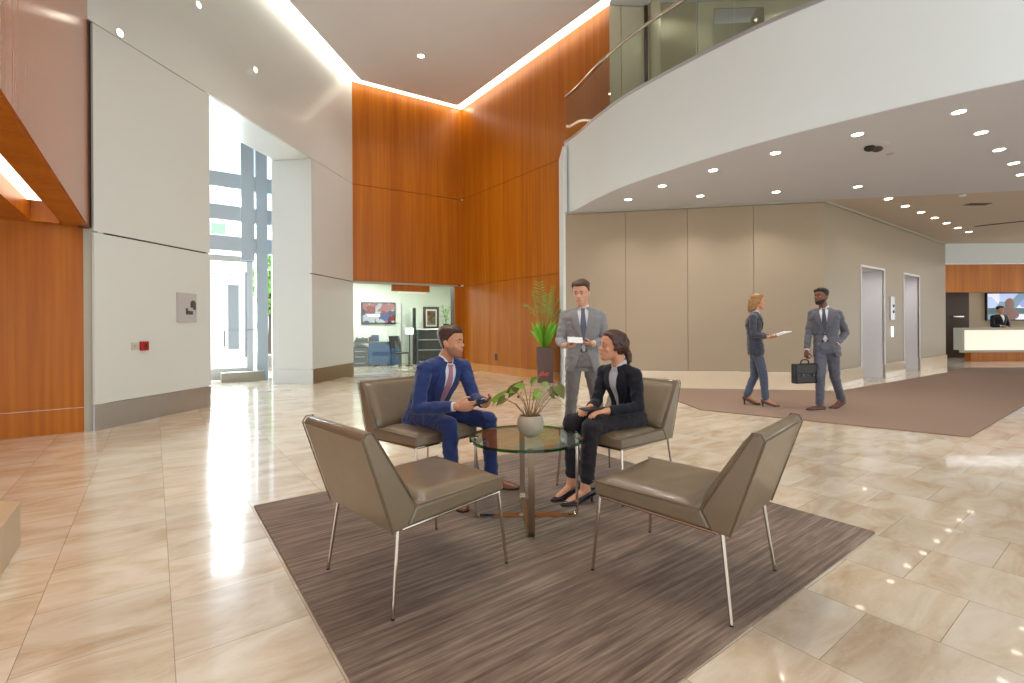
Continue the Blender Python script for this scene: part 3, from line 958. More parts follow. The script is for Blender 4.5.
# dark cabinet, and a small plant on it
q = at(431.5, 360, 16.5); q.z = 0
t_ = thing('office_cabinet', 'tall charcoal cabinet with open shelves inside the office', 'cabinet', q, .25)
mb = MB().box((-.5, 0, 0), (-.44, .4, 1.16)).box((.7, 0, 0), (.76, .4, 1.16)).box((-.5, .36, 0), (.76, .4, 1.16))
mb.build('carcass', M['darkgrey'], t_, smooth=False)
MB().box((-.52, -.02, 1.16), (.78, .42, 1.2)).build('top', M['paper'], t_, smooth=False)
for z in (.05, .45, .8): MB().box((-.44, .02, z), (.7, .36, z + .03)).build('shelf', M['steel'], t_, smooth=False)
MB().box((-.62, -.03, 0), (-.52, .40, 1.9)).build('side_fin', M['black'], t_, smooth=False)

rnd = random.Random(3)
q = at(446, 340, 16.75); q.z = 1.2
t_ = thing('potted_plant', 'small leafy plant in a dark pot on the office cabinet', 'plant', q)
MB().lathe([(.07, 0), (.1, .16), (.09, .16), (.08, .13)], n=20).build('pot', M['black'], t_)
m_ = MB()
for i in range(60):
    a = rnd.uniform(0, 2 * pi); c = V((cos(a) * rnd.uniform(0, .17), sin(a) * rnd.uniform(0, .17), rnd.uniform(.2, .75)))
    e1 = V((cos(a), sin(a), rnd.uniform(-.5, .8))).normalized(); e2 = e1.cross(V((0, 0, 1))).normalized()
    m_.add([c, c + e1 * .06 + e2 * .035, c + e1 * .14, c + e1 * .06 - e2 * .035], [(0, 1, 2, 3)])
for i in range(7):
    a = i; m_.tube([(0, 0, .12), (cos(a) * .05, sin(a) * .05, .4), (cos(a) * .1, sin(a) * .1, .65)], .006, 6)
m_.build('foliage', M['palm'], t_, smooth=False)

# ------------------------------------------------------------------ left wall fittings
def wl(px):
    return WL.tpx(px)


c_ = WL.P(wl(186), 1.58, 0)
t_ = thing('wall_sign', 'square silver sign with a dark pictogram on the white left wall', 'sign', c_)
def wlb(t0, t1, z0, z1, n0, n1):
    m_ = MB(); WL.box(m_, t0, t1, z0, z1, n0, n1); m_.v = [p - c_ for p in m_.v]; return m_
wlb(wl(176.5), wl(196), 1.36, 1.80, 0, .015).build('plate', M['signgrey'], t_, smooth=False, bevel=.003)
m_ = wlb(wl(185), wl(192), 1.475, 1.53, .015, .019)
for a, b_, z0, z1 in ((185, 187, 1.50, 1.57), (190, 195, 1.60, 1.66), (192.5, 195, 1.55, 1.62), (189.8, 192.5, 1.58, 1.64)):
    w_ = wlb(wl(a), wl(b_), z0, z1, .015, .019); m_.add(w_.v, w_.f)
m_.add(*[(lambda w_: (w_.v, w_.f))(MB().tube([WL.P(wl(192.3), 1.645, .015) - c_, WL.P(wl(192.3), 1.645, .019) - c_], .05, 20))][0])
m_.build('pictogram', M['signdark'], t_, smooth=False)

c_ = WL.P(wl(142.5), 1.03, 0)
t_ = thing('fire_alarm_call_point', 'small red fire alarm call point on the white left wall', 'alarm', c_)
wlb(wl(139.2), wl(146.2), .965, 1.09, 0, .045).build('box', M['red'], t_, smooth=False, bevel=.006)
wlb(wl(141.7), wl(144), 1.0, 1.06, .045, .05).build('glass_window', M['wood_dark'], t_, smooth=False)
c_ = WL.P(wl(134), 1.04, 0)
t_ = thing('switch_plate', 'pale blank plate beside the red fire alarm', 'switch plate', c_)
wlb(wl(131), wl(138), .98, 1.08, 0, .01).build('plate', simple('off_white_plastic', (196, 192, 178), .5), t_, smooth=False, bevel=.003)
wlb(wl(133), wl(135), 1.01, 1.05, .01, .016).build('rocker', M['trimgrey'], t_, smooth=False)
# outlet on the wooden wall
tq = WBB.tpx(496)
c_ = WBB.P(tq, .42, 0)
t_ = thing('wall_outlet', 'small dark brown outlet low on the orange wooden wall', 'outlet', c_)
m_ = MB(); WBB.box(m_, tq - .06, tq + .06, .34, .52, 0, .012); m_.v = [p - c_ for p in m_.v]; m_.build('plate', M['wood_dark'], t_, smooth=False, bevel=.003)
for dz in (.39, .47):
    m_ = MB(); WBB.box(m_, tq - .02, tq + .02, dz - .015, dz + .015, .012, .016); m_.v = [p - c_ for p in m_.v]; m_.build('socket', M['black'], t_, smooth=False)

# marble block at lower left
c_ = V((-2.90, 2.85, 0))
t2 = V((-1, .12, 0)).normalized()
pp = [c_, c_ - U1 * 1.6, c_ - U1 * 1.6 + t2 * .9, c_ + t2 * .9]
tag(MB().prism([(p.x - c_.x, p.y - c_.y) for p in pp], 0, .255).build('stone_bench', M['bench'], None, smooth=False, bevel=.006),
    'low travertine block bench at the left edge of the lobby', 'bench').location = c_

# ------------------------------------------------------------------ rugs
R_near = V((-.163, 1.156, 0)); R_left = V((-1.83, 3.42, 0)); R_right = V((2.19, 2.93, 0)); R_back = R_left + (R_right - R_near)
rp_ = [R_near, R_right, R_back, R_left]
cc = sum(rp_, V((0, 0, 0))) / 4
o = MB().prism([(p.x, p.y) for p in rp_], 0.001, .014).build('area_rug', M['rug'], smooth=False, bevel=.004)
tag(o, 'large brown streaked square rug under the lounge chairs', 'rug')
cp = [(5.07, 5.37), (2.80, 7.2), (2.72, 8.4), (3.05, 9.65), (6.15, 9.1), (11.1, 12.4), (12.8, 13.7), (20, 13.5), (20, 16.0 - .0 + .4)]
cp = [(5.07, 5.37), (2.80, 7.2), (2.72, 8.4), (3.05, 9.62), (6.15, 9.12), (11.1, 12.4), (12.8, 13.75), (16.4, 13.75)]
o = MB().prism(cp, 0.001, .012).build('walkway_carpet', M['carpet'], smooth=False)
tag(o, 'mauve brown carpet leading along the elevators to the reception', 'carpet')

# ------------------------------------------------------------------ lounge chairs
def extrude_profile(mb, prof, x0, x1):
    n = len(prof)
    vs = [V((x0, y, z)) for y, z in prof] + [V((x1, y, z)) for y, z in prof]
    fs = [tuple(range(n)), tuple(range(2 * n - 1, n - 1, -1))] + [(i, n + i, n + (i + 1) % n, (i + 1) % n) for i in range(n)]
    area = sum(prof[i][0] * prof[(i + 1) % n][1] - prof[(i + 1) % n][0] * prof[i][1] for i in range(n))
    if area > 0:
        fs = [tuple(reversed(f)) for f in fs]
    return mb.add(vs, fs)


CG = 'lounge chairs around the glass table'


def lounge_chair(label, loc, rz):
    t = thing('lounge_chair', label, 'chair', loc, rz, CG)
    W = .295
    s_ = extrude_profile(MB(), [(.045, .378), (.085, .455), (.625, .468), (.632, .398)], -W, W).build('seat', M['leather'], t, bevel=.012, seg=3)
    b_ = extrude_profile(MB(), [(-.035, .368), (-.172, .79), (-.155, .815), (-.125, .818), (.088, .456), (.043, .374)], -W, W).build('backrest', M['leather'], t, bevel=.011, seg=3)
    # raised cushions, softly domed
    m_ = MB(); n = 20
    top = []
    for j in range(n + 1):
        row = []
        for i in range(n + 1):
            u = i / n * 2 - 1; v = j / n * 2 - 1
            dome = (1 - abs(u) ** 12) * (1 - abs(v) ** 12)
            y = .365 + v * .245; x = u * (W - .022)
            wr = .0035 * sin(9 * x + 5 * v) * cos(4 * y * 3 + u) * dome
            row.append(V((x, y, .452 + (y - .1) * .023 + .030 * dome + wr)))
        top.append(row)
    for j in range(n):
        for i in range(n):
            m_.add([top[j][i], top[j][i + 1], top[j + 1][i + 1], top[j + 1][i]], [(0, 1, 2, 3)])
    me_ = m_.build('seat_cushion', M['leather'], t)
    weld(me_)
    m_ = MB()
    a = V((0, .095, .475)); b2 = V((0, -.112, .80)); ax = (b2 - a); L_ = ax.length; ax.normalize(); nn = V((0, ax.z, -ax.y))
    top = []
    for j in range(n + 1):
        row = []
        for i in range(n + 1):
            u = i / n * 2 - 1; v = j / n * 2 - 1
            dome = (1 - abs(u) ** 12) * (1 - abs(v) ** 12)
            row.append(V((u * (W - .022), 0, 0)) + a + ax * (L_ * (j / n)) + nn * (-.006 + .026 * dome))
        top.append(row)
    for j in range(n):
        for i in range(n):
            m_.add([top[j][i], top[j][i + 1], top[j + 1][i + 1], top[j + 1][i]], [(0, 1, 2, 3)])
    me_ = m_.build('back_cushion', M['leather'], t); weld(me_)
    # piping
    for sx in (-1, 1):
        MB().tube([(sx * W, .64, .464), (sx * W, .088, .459), (sx * W, -.127, .82), (sx * W, -.16, .817), (sx * W, -.176, .79), (sx * W, -.037, .369)], .0035, 6).build('piping', M['leather_d'], t)
    MB().tube([(-W, -.176, .79), (W, -.176, .79)], .0035, 6).build('piping', M['leather_d'], t)
    fr = MB()
    w2 = W - .015
    fr.tube([(-w2, .61, .388), (w2, .61, .388)], .008, 8); fr.tube([(-w2, .02, .368), (w2, .02, .368)], .008, 8)
    for sx in (-1, 1): fr.tube([(sx * w2, .02, .368), (sx * w2, .61, .388)], .008, 8)
    fr.build('frame', M['chrome'], t)
    for sx in (-1, 1):
        for (p, q) in (((w2, .0, .372), (.308, -.045, .02)), ((w2, .605, .388), (.305, .635, .02))):
            a = V((sx * p[0], p[1], p[2])); b_ = V((sx * q[0], q[1], q[2]))
            lg = MB().tube([a, b_], [.0095, .008], 10).build('leg', M['chrome'], t)
            MB().tube([b_, b_ - UP * .007], .009, 10).build('glide', M['black'], lg)
    return t


def weld(ob):
    import bmesh
    bm = bmesh.new(); bm.from_mesh(ob.data)
    bmesh.ops.remove_doubles(bm, verts=bm.verts, dist=1e-5)
    bmesh.ops.recalc_face_normals(bm, faces=bm.faces)
    bm.to_mesh(ob.data); bm.free()
    ob.data.shade_smooth()


def rz_of(d):
    return math.atan2(-d[0], d[1])


RT = .014
d1 = (.70, .71); d4 = (-.73, .685); d2 = (.73, -.685); d3 = (-.74, -.67)
ch1 = lounge_chair('empty taupe leather lounge chair at left, in front of the man in blue', (-.70, 2.30, RT), rz_of(d1))
dup(ch1, (1.075, 2.25, RT), rz_of(d4), 'empty taupe leather lounge chair at right, its back to the walkway')
dup(ch1, (-.94, 4.07, RT), rz_of(d2), 'taupe leather lounge chair the man in the blue suit sits on')
dup(ch1, (1.02, 3.98, 0.014), rz_of(d3), 'taupe leather lounge chair the seated dark-haired woman sits on')

# ------------------------------------------------------------------ glass table and what stands on it
TC = V((.088, 3.19, RT))
t_ = thing('glass_coffee_table', 'round glass coffee table on crossed steel bars at the middle of the rug', 'table', TC)
TZ = .535 - RT
m_ = MB().lathe([(0.001, TZ - .006), (.372, TZ - .006), (.372, TZ + .006), (.001, TZ + .006)], n=64)
tp_ = m_.build('tabletop', M['glass_top'], t_, angle=30)
rim = [[V(((.372 + dx) * cos(2 * pi * i / 72), (.372 + dx) * sin(2 * pi * i / 72), TZ + dz)) for dx, dz in ((-.008, -.0085), (.002, -.0075), (.002, .0075), (-.008, .0085))] for i in range(72)]
MB().rings(rim, closed=True).build('rim', M['glass_rim'], tp_)


def bar_loop(ang, r, w, th, zt):
    """a U of flat bar: up, round the corner, along the floor, up again"""
    pts = []
    rc = .035
    pts.append((-r, zt)); pts.append((-r, rc + th))
    for k in range(1, 6):
        a = pi + (pi / 2) * k / 6
        pts.append((-r + rc + rc * cos(a), rc + th / 2 + rc * sin(a)))
    pts2 = [(-x, z) for x, z in reversed(pts)]
    path = pts + [(-r + rc, th / 2), (r - rc, th / 2)] + pts2
    m_ = MB()
    c, s_ = cos(ang), sin(ang)
    rs = []
    for i, (x, z) in enumerate(path):
        x0, z0 = path[max(i - 1, 0)]; x1, z1 = path[min(i + 1, len(path) - 1)]
        tx, tz = x1 - x0, z1 - z0; l = sqrt(tx * tx + tz * tz); nx, nz = -tz / l, tx / l
        ring = []
        for a, b_ in ((-1, -1), (1, -1), (1, 1), (-1, 1)):
            X = x + nx * th / 2 * b_; Z = z + nz * th / 2 * b_; Y = a * w / 2
            ring.append(V((X * c - Y * s_, X * s_ + Y * c, Z)))
        rs.append(ring)
    return m_.rings(rs)


bar_loop(0.02, .335, .042, .012, TZ - .006).build('leg_frame', M['chrome'], t_, angle=30)
bar_loop(pi / 2 + .06, .335, .038, .014, TZ - .006).build('leg_frame', M['bronze'], t_, angle=30)
for a in (0.02, pi / 2 + .05):
    for s_ in (-1, 1):
        MB().lathe([(.02, 0), (.02, .004)], (s_ * .335 * cos(a), s_ * .335 * sin(a), TZ + .006), 16).build('cap', M['chrome'], t_)

# bowl with a philodendron-like plant
BC = V((.118, 3.20, TC.z + TZ + .006))
t_ = thing('potted_plant', 'round stone bowl with a leafy green plant on the glass table', 'plant', BC)
MB().lathe([(.001, 0), (.035, .001), (.06, .018), (.083, .05), (.09, .085), (.082, .122), (.072, .140), (.066, .138), (.072, .12), (.07, .112), (.001, .112)], n=40).build('bowl', M['pot'], t_)
MB().lathe([(.071, .108), (.06, .118), (.03, .122), (.001, .124)], n=24).build('soil', M['soil'], t_)
rnd = random.Random(11)


def leaf(m_, base, d, L_, w, n, droop=.3, fold=.25):
    """heart-shaped leaf from base along d with surface normal n"""
    d = V(d).normalized(); n = V(n); n = (n - d * n.dot(d)).normalized(); s_ = d.cross(n)
    K = 7; rows = []
    for k in range(K + 1):
        q = k / K
        hw = w * .5 * (sin(pi * min(1, q * .9 + .1) ** .75)) * (1 - .15 * q) if k < K else 0.001
        if k == 0: hw = w * .22
        c = V(base) + d * (L_ * q) - n * (droop * L_ * q * q)
        rows.append([c - s_ * hw + n * (fold * hw), c - s_ * hw * .5 + n * (fold * .4 * hw), c, c + s_ * hw * .5 + n * (fold * .4 * hw), c + s_ * hw + n * (fold * hw)])
    # heart lobes at the base
    rows[0][0] -= d * L_ * .16; rows[0][4] -= d * L_ * .16; rows[0][0] -= s_ * w * .12; rows[0][4] += s_ * w * .12
    vs = [p for r in rows for p in r]
    vs2 = [p - n * .0012 for p in vs]
    fs = []; N_ = len(vs)
    for k in range(K):
        for i in range(4):
            a = k * 5 + i
            fs.append((a, a + 1, a + 6, a + 5)); fs.append((N_ + a + 5, N_ + a + 6, N_ + a + 1, N_ + a))
    m_.add(vs + vs2, fs)


def P_(px, py, dy=0.):
    return at(px, py, 3.2 + dy) - BC


stems = MB(); lv = MB(); lvd = MB()
spec = [(505, 398, -.02, .075, .06, (-.9, -.2, -.5), 1), (515, 391, .02, .07, .055, (-.3, -.6, .1), 0), (524, 387, -.03, .08, .06, (-.6, -.5, .25), 0),
        (531, 384, .03, .085, .065, (.25, -.5, .5), 0), (540, 391, -.03, .085, .07, (-.5, -.6, -.3), 0), (549, 389, .0, .075, .05, (.5, -.3, -.3), 1),
        (556, 386, .02, .10, .085, (.35, -.5, -.45), 1), (543, 386, .06, .06, .045, (.3, .3, .3), 0), (550, 394, .03, .05, .04, (.7, .1, -.6), 1),
        (520, 394, .05, .06, .05, (-.2, .4, -.2), 1), (536, 394, -.05, .065, .055, (.2, -.8, -.3), 0)]
for (px, py, dy, L_, w, dr, dk) in spec:
    p = P_(px, py, dy)
    base = V((p.x * .12 + rnd.uniform(-.02, .02), p.y * .2 + rnd.uniform(-.02, .02), .118))
    midp = base.lerp(p, .55) + V((0, 0, .02))
    stems.tube([base, midp, p], [.0035, .0026, .0018], 6)
    leaf(lvd if dk else lv, p, dr, L_, w, (0, -.75, .7))
# the long leaf reaching left and up
p0 = P_(499, 399); p1 = P_(508, 393)
big = MB()
d_ = (P_(523, 380) - P_(497, 401)).normalized()
leaf(lvd, P_(508, 394), d_, .135, .075, (-.2, -.75, .55), -.1, .15)
leaf(lv, P_(492, 402), d_, .13, .05, (-.2, -.75, .55), .0, .15)
stems.tube([V((-.02, 0, .118)), P_(516, 404), P_(505, 400), P_(492, 402)], [.0035, .0028, .0025, .002], 6)
stems.tube([V((.03, 0, .118)), P_(552, 396), P_(559, 400), P_(565, 406)], [.003, .002, .0016, .001], 6)
for i in range(38):
    a = rnd.uniform(0, 2 * pi); r = rnd.uniform(.0, .045); h = rnd.uniform(.03, .085)
    b0 = V((r * cos(a), r * sin(a), .112)); e = b0 + V((cos(a) * h * .45, sin(a) * h * .45, h))
    stems.tube([b0, b0.lerp(e, .5) + V((0, 0, .006)), e], [.0035, .003, .001], 5)
lv.build('leaves', M['leaf'], t_, angle=80); lvd.build('dark_leaves', M['leaf_d'], t_, angle=80); stems.build('stems', M['stem'], t_)

# ------------------------------------------------------------------ tall planter with a palm
PC = V((.735, 10.9, 0))
t_ = thing('tall_planter', 'tall mauve brown planter with a green palm by the orange wall', 'planter', PC, -.0)
rs = []
for (w, z) in ((.165, 0), (.19, .79), (.165, .79), (.16, .73)):
    rs.append([V((-w, -w, z)), V((w, -w, z)), V((w, w, z)), V((-w, w, z))])
MB().rings(rs).build('pot', M['planter'], t_, smooth=False)
MB().box((-.16, -.16, .70), (.16, .16, .76)).build('soil', M['soil'], t_, smooth=False)
cu = bpy.data.curves.new('lettering', 'FONT'); cu.body = 'alve'; cu.size = .17; cu.extrude = .002; cu.shear = .35; cu.space_character = .85
co = bpy.data.objects.new('lettering_curve', cu); COL.objects.link(co)
dg = bpy.context.evaluated_depsgraph_get()
me = bpy.data.meshes.new_from_object(co.evaluated_get(dg)); bpy.data.objects.remove(co)
lo = bpy.data.objects.new('lettering', me); COL.objects.link(lo); me.materials.append(M['redtext']); lo.parent = t_
lo.rotation_euler = (pi / 2 - .03, 0, 0); lo.location = (-.165, -.182, .16)
rnd = random.Random(5)


def frond(m_, base, tip, sag, nl, ll):
    base = V(base); tip = V(tip)
    pts = [base.lerp(tip, k / 8) + UP * (sag * sin(pi * k / 8)) for k in range(9)]
    m_.tube(pts, [.008 - .0007 * k for k in range(9)], 5)
    for i in range(nl):
        q = .5 + .5 * i / nl
        k = q * 8; a = int(min(7, k)); c = pts[a].lerp(pts[a + 1], k - a)
        d = (pts[a + 1] - pts[a]).normalized(); sd = d.cross(UP)
        if sd.length < .1: sd = V((1, 0, 0))
        sd.normalize()
        for s_ in (-1, 1):
            e = (d * .8 + sd * s_ * .8 - UP * .25 + V((rnd.uniform(-.15, .15),) * 3)).normalized()
            l = ll * (1 - .45 * abs(q - .5)); w_ = d.cross(e).cross(e).normalized() * .012
            m_.add([c, c + e * l * .4 + w_, c + e * l - UP * .03, c + e * l * .4 - w_], [(0, 1, 2, 3)])


m_ = MB()
for (px, py, dy, sg) in ((539, 281, 0, .03), (527, 304, -.1, .22), (533, 291, .05, .12), (548, 293, -.1, .05), (557, 300, .0, .16), (561, 309, -.15, .2), (553, 286, .1, .05)):
    p = at(px, py, 10.9 + dy) - PC
    frond(m_, (rnd.uniform(-.04, .04), rnd.uniform(-.04, .04), .76), p, sg, 11, .22)
m_.build('tall_fronds', M['palm'], t_, smooth=False)
m_ = MB()
for i in range(80):
    a = rnd.uniform(0, 2 * pi); h = rnd.uniform(.3, .72); r = rnd.uniform(.05, .34)
    b0 = V((cos(a) * .05, sin(a) * .05, .75)); e = b0 + V((cos(a) * r, sin(a) * r, h))
    mid_ = b0.lerp(e, .6) + V((-cos(a) * .03, -sin(a) * .03, .1)); w_ = V((-sin(a), cos(a), 0)) * .0055
    m_.add([b0 - w_ * .4, b0 + w_ * .4, mid_ + w_, e, mid_ - w_], [(0, 1, 2, 3, 4)])
m_.build('blades', simple('bright_blade', (136, 200, 66), .45, nscale=6, namt=.3), t_, smooth=False)

# ------------------------------------------------------------------ ceiling fittings
def spot(loc, e, size=100, blend=.7, col=(1, .93, .84), rad=.06):
    l = bpy.data.lights.new('downlight_lamp', 'SPOT'); l.energy = e; l.spot_size = radians(size); l.spot_blend = blend
    l.color = col; l.shadow_soft_size = rad
    o = bpy.data.objects.new('downlight_lamp', l); COL.objects.link(o); o.location = loc
    return o


def ceil_pt(px, py, z):
    if z == SZ: z = SZ - .0065
    hy = 326 - .006 * (px - 512)
    Y = (z - CAMH) * F / (hy - py)
    return V(((px - 512) * Y / F, Y, z))


dl_ring = None


def downlight(px, py, z, label, e=55, r=.072, group='downlights in the low ceiling', col=(1, .93, .84)):
    global dl_ring
    c = ceil_pt(px, py, z)
    t = thing('recessed_downlight', label, 'downlight', c, 0, group)
    if dl_ring is None:
        dl_ring = (MB().lathe([(.062, -.001), (.078, -.004), (.085, .0), (.062, .0)], n=28).mesh('trim_ring'), MB().lathe([(.001, -.003), (.064, -.003), (.064, .0)], n=24).mesh('lamp_disc'))
        dl_ring[0].materials.append(M['fascia']); dl_ring[1].materials.append(M['lampglow'])
    for nm, me in zip(('trim_ring', 'lamp'), dl_ring):
        o = bpy.data.objects.new(nm, me); COL.objects.link(o); o.parent = t; k = r / .075; o.scale = (k, k, 1)
    s = spot((0, 0, -.02), e, 125, .8, col); s.parent = t
    return t


ordw = ['first', 'second', 'third', 'fourth', 'fifth', 'sixth', 'seventh', 'eighth', 'ninth', 'tenth']
rowE = [(889, 199), (906, 206.3), (921.8, 212.4), (935.4, 218), (947.3, 223.2), (958.6, 228), (969.4, 232)]
for i, (x, y) in enumerate(rowE):
    downlight(x, y, SZ, '%s downlight from the near end of the row along the elevators' % ordw[i], 30)
rowG = [(629, 199.5), (663, 186), (714, 170.3), (776.5, 153)]
for i, (x, y) in enumerate(rowG):
    downlight(x, y, SZ, '%s downlight from the left just behind the curved balcony edge' % ordw[i], 50)
rowR = [(960, 112), (982.3, 132.7), (1000.3, 149.8), (1014.7, 163.3), (1022.7, 174.5)]
for i, (x, y) in enumerate(rowR):
    downlight(x, y, SZ, '%s downlight from the top in the slanting row at right' % ordw[i], 34)
downlight(701, 196, SZ, 'downlight closest to the taupe wall, left of the walking woman', 70)
downlight(777, 192, SZ, 'downlight close to the taupe wall, above the walking woman', 70)
downlight(858.5, 134.5, SZ, 'downlight directly beside the dark ceiling projector', 34)
downlight(858.5, 186.7, SZ, 'downlight just in front of the outer corner of the taupe wall', 30)
# round glowing discs with rims on the upper white wall
for i, (px, py, lab) in enumerate(((121, 33, 'small round glowing disc low on the upper white wall, just above the panel joint'), (200, 5, 'small round glowing disc at the very top of the upper white wall'), (256.5, 70, 'small round glowing disc on the upper white wall nearest the wooden wall'))):
    tq = wl(px); Yq = WL.P(tq, 0).y; z = CAMH - (py - (326 - .006 * (px - 512))) * Yq / F
    c = WL.P(tq, z, 0)
    t = thing('wall_disc', lab, 'lamp', c, 0, 'round glowing discs on the upper white wall')
    MB().tube([-WL.n * .0, WL.n * .012], .058, 24).build('trim_ring', M['fascia'], t)
    MB().tube([WL.n * .012, WL.n * .016], .042, 24).build('lamp', M['lampglow'], t)
downlight(422.5, 56, HZ - .05, 'lone round downlight in the tall grey ceiling', 260, .09, 'downlights in the tall ceiling', (1, .95, .88))
for i, (x, y) in enumerate(((-3.2, 4.0), (-.8, 5.2), (-2.6, 7.6), (.2, 2.6), (-.6, 9.3))):
    if (x, y) == (-.6, 9.3): continue
    c = V((x, y, HZ - .05))
    sp_ = spot((0, 0, -.02), 330, 110, .8, (1, .95, .87), .09)
    t = thing('recessed_downlight', 'tall ceiling downlight %s' % ('over the left of the floor', 'over the seats', 'before the entrance', 'over the rug')[i], 'downlight', c, 0, 'downlights in the tall ceiling')
    for nm, me in zip(('trim_ring', 'lamp'), dl_ring):
        o = bpy.data.objects.new(nm, me); COL.objects.link(o); o.parent = t
    sp_.parent = t

# ceiling projector fitting, cover plate, sprinkler, vent
c = ceil_pt(876, 146, SZ)
t_ = thing('ceiling_projector', 'dark twin-lens fitting set in the low ceiling', 'ceiling fitting', c)
MB().lathe([(.001, -.006), (.16, -.006), (.17, 0)], n=28).build('base_plate', M['soffit'], t_)
MB().ball((-.07, 0, -.03), (.07, .06, .045)).build('lens_housing', M['black'], t_)
MB().ball((.05, .03, -.03), (.075, .055, .04)).build('lens_housing', M['wood_dark'], t_)
c = ceil_pt(891, 153.8, SZ)
t_ = thing('sensor_plate', 'small grey sensor plate on the low ceiling beside the dark fitting', 'sensor', c)
MB().lathe([(.001, -.01), (.03, -.012), (.045, -.004), (.045, 0)], n=20).build('cover', M['trimgrey'], t_)
c = ceil_pt(963.4, 195, SZ)
t_ = thing('smoke_detector', 'tiny white smoke detector on the warm corridor ceiling', 'smoke detector', c)
MB().lathe([(.001, -.03), (.04, -.028), (.055, -.01), (.055, 0)], n=20).build('cover', M['fascia'], t_)
c = ceil_pt(978, 204, SZ)
t_ = thing('ceiling_vent', 'small brown slotted vent in the warm corridor ceiling', 'vent', c)
mb = MB()
for k in range(4): mb.box((-.22, -.08 + k * .045, -.012), (.22, -.06 + k * .045, -.002))
mb.build('slats', M['wood_dark'], t_, smooth=False)
MB().box((-.24, -.1, -.004), (.24, .12, 0)).build('frame', M['soffit_warm'], t_, smooth=False)
a = ceil_pt(975, 226.5, SZ); b_ = ceil_pt(1030, 220.5, SZ)
dd = (b_ - a).normalized(); nn = V((-dd.y, dd.x, 0)) * .05
mb = MB(); mb.add([a - nn, b_ - nn, b_ + nn, a + nn, a - nn - UP * .006, b_ - nn - UP * .006, b_ + nn - UP * .006, a + nn - UP * .006], [(0, 1, 2, 3), (7, 6, 5, 4), (0, 4, 5, 1), (1, 5, 6, 2), (2, 6, 7, 3), (3, 7, 4, 0)])
tag(mb.build('slot_diffuser', M['wood_dark'], smooth=False), 'long thin air slot in the corridor ceiling before the reception', 'vent')

# office lights
for px, py in ((372, 292), (440, 292)):
    c = at(px, 300, 15.0); c.z = 2.79
    l = bpy.data.lights.new('office_lamp', 'AREA'); l.energy = 70; l.size = .8; l.color = (1, 1, .97)
    o = bpy.data.objects.new('office_lamp', l); COL.objects.link(o); o.location = c
# reception lights
for x in (15.5, 18, 20.5):
    spot((x, 18.6, 3.3), 60, 130, .8); spot((x, 15.9, 3.6), 40, 120, .8)
# upper floor
for x in (3.2, 5.5, 8):
    spot((x, 9.2, HZ - .02), 260, 140, .8, (1, .96, .88))

# ------------------------------------------------------------------ people
def voxel(mb, size, smooth=3, name='body', post=None):
    me = bpy.data.meshes.new('tmp'); me.from_pydata([tuple(p) for p in mb.v], [], mb.f); me.update()
    ob = bpy.data.objects.new('tmp', me); COL.objects.link(ob)
    md = ob.modifiers.new('r', 'REMESH'); md.mode = 'VOXEL'; md.voxel_size = size
    if smooth:
        ms = ob.modifiers.new('s', 'SMOOTH'); ms.factor = .5; ms.iterations = smooth
    dg = bpy.context.evaluated_depsgraph_get(); dg.update()
    out = bpy.data.meshes.new_from_object(ob.evaluated_get(dg))
    bpy.data.objects.remove(ob); bpy.data.meshes.remove(me)
    out.name = name
    if post:
        nr = [v.normal.copy() for v in out.vertices]
        co_ = []
        for v, n_ in zip(out.vertices, nr):
            co_.extend(post(v.co.copy(), n_))
        out.vertices.foreach_set('co', co_)
    out.shade_smooth(); out.update()
    return out


def put(name, me, mat, parent, origin):
    """a finished mesh in world space becomes a part under parent, whose own place is origin"""
    me.transform(Matrix.Translation(-V(origin)))
    o = bpy.data.objects.new(name, me); COL.objects.link(o); me.materials.clear(); me.materials.append(mat); o.parent = parent
    return o


def folds(amp, sc_, seed=0.):
    def f(p, n):
        a = noise.noise(V((p.x * sc_ + seed, p.y * sc_, p.z * sc_ * 1.6))) + .5 * noise.noise(p * sc_ * 2.3)
        return p + n * (a * amp)
    return f


HEADR = [(-.114, .022, .064, .016), (-.104, .038, .052, .034), (-.085, .050, .036, .054), (-.058, .058, .022, .070), (-.030, .065, .010, .082),
         (0, .070, .003, .090), (.03, .075, -.002, .096), (.06, .074, -.006, .095), (.085, .064, -.010, .080), (.103, .045, -.012, .056), (.116, .016, -.012, .02)]


def head_mb(fem=False):
    m = MB(); n = 24; rs = []
    for z, w, yc, d in HEADR:
        if fem: w *= .95
        rs.append([V((w * cos(2 * pi * i / n), yc + d * sin(2 * pi * i / n), z)) for i in range(n)])
    m.rings(rs)
    m.tube([(0, .078, .012), (0, .094, -.010), (0, .105, -.030)], [.006, .0085, .0115], 10)       # nose
    for s in (-1, 1):
        m.ball((s * .010, .094, -.032), .0085)
        m.ball((s * .0715, -.006, -.008), (.009, .019, .031), (V((1, .35 * s, 0)).normalized(), V((-.35 * s, 1, .0)).normalized(), V((0, -.2, 1)).normalized()))
        m.ball((s * .030, .074, .020), (.022, .012, .007))      # brow
        m.ball((s * .042, .058, -.030), (.018, .018, .018))     # cheek
    m.ball((0, .088, -.056), (.022, .010, .0055)); m.ball((0, .087, -.066), (.018, .010, .006))
    m.ball((0, .078, -.096), (.018, .014, .014))
    return m


def sock(p):
    """eye sockets pressed into the face"""
    for s in (-1, 1):
        d2_ = ((p.x - s * .031) / .017) ** 2 + ((p.z - .002) / .011) ** 2
        if p.y > .04: p.y -= .007 * math.exp(-d2_)
    return p


def ss(a, b, x):
    t = max(0, min(1, (x - a) / (b - a))); return t * t * (3 - 2 * t)


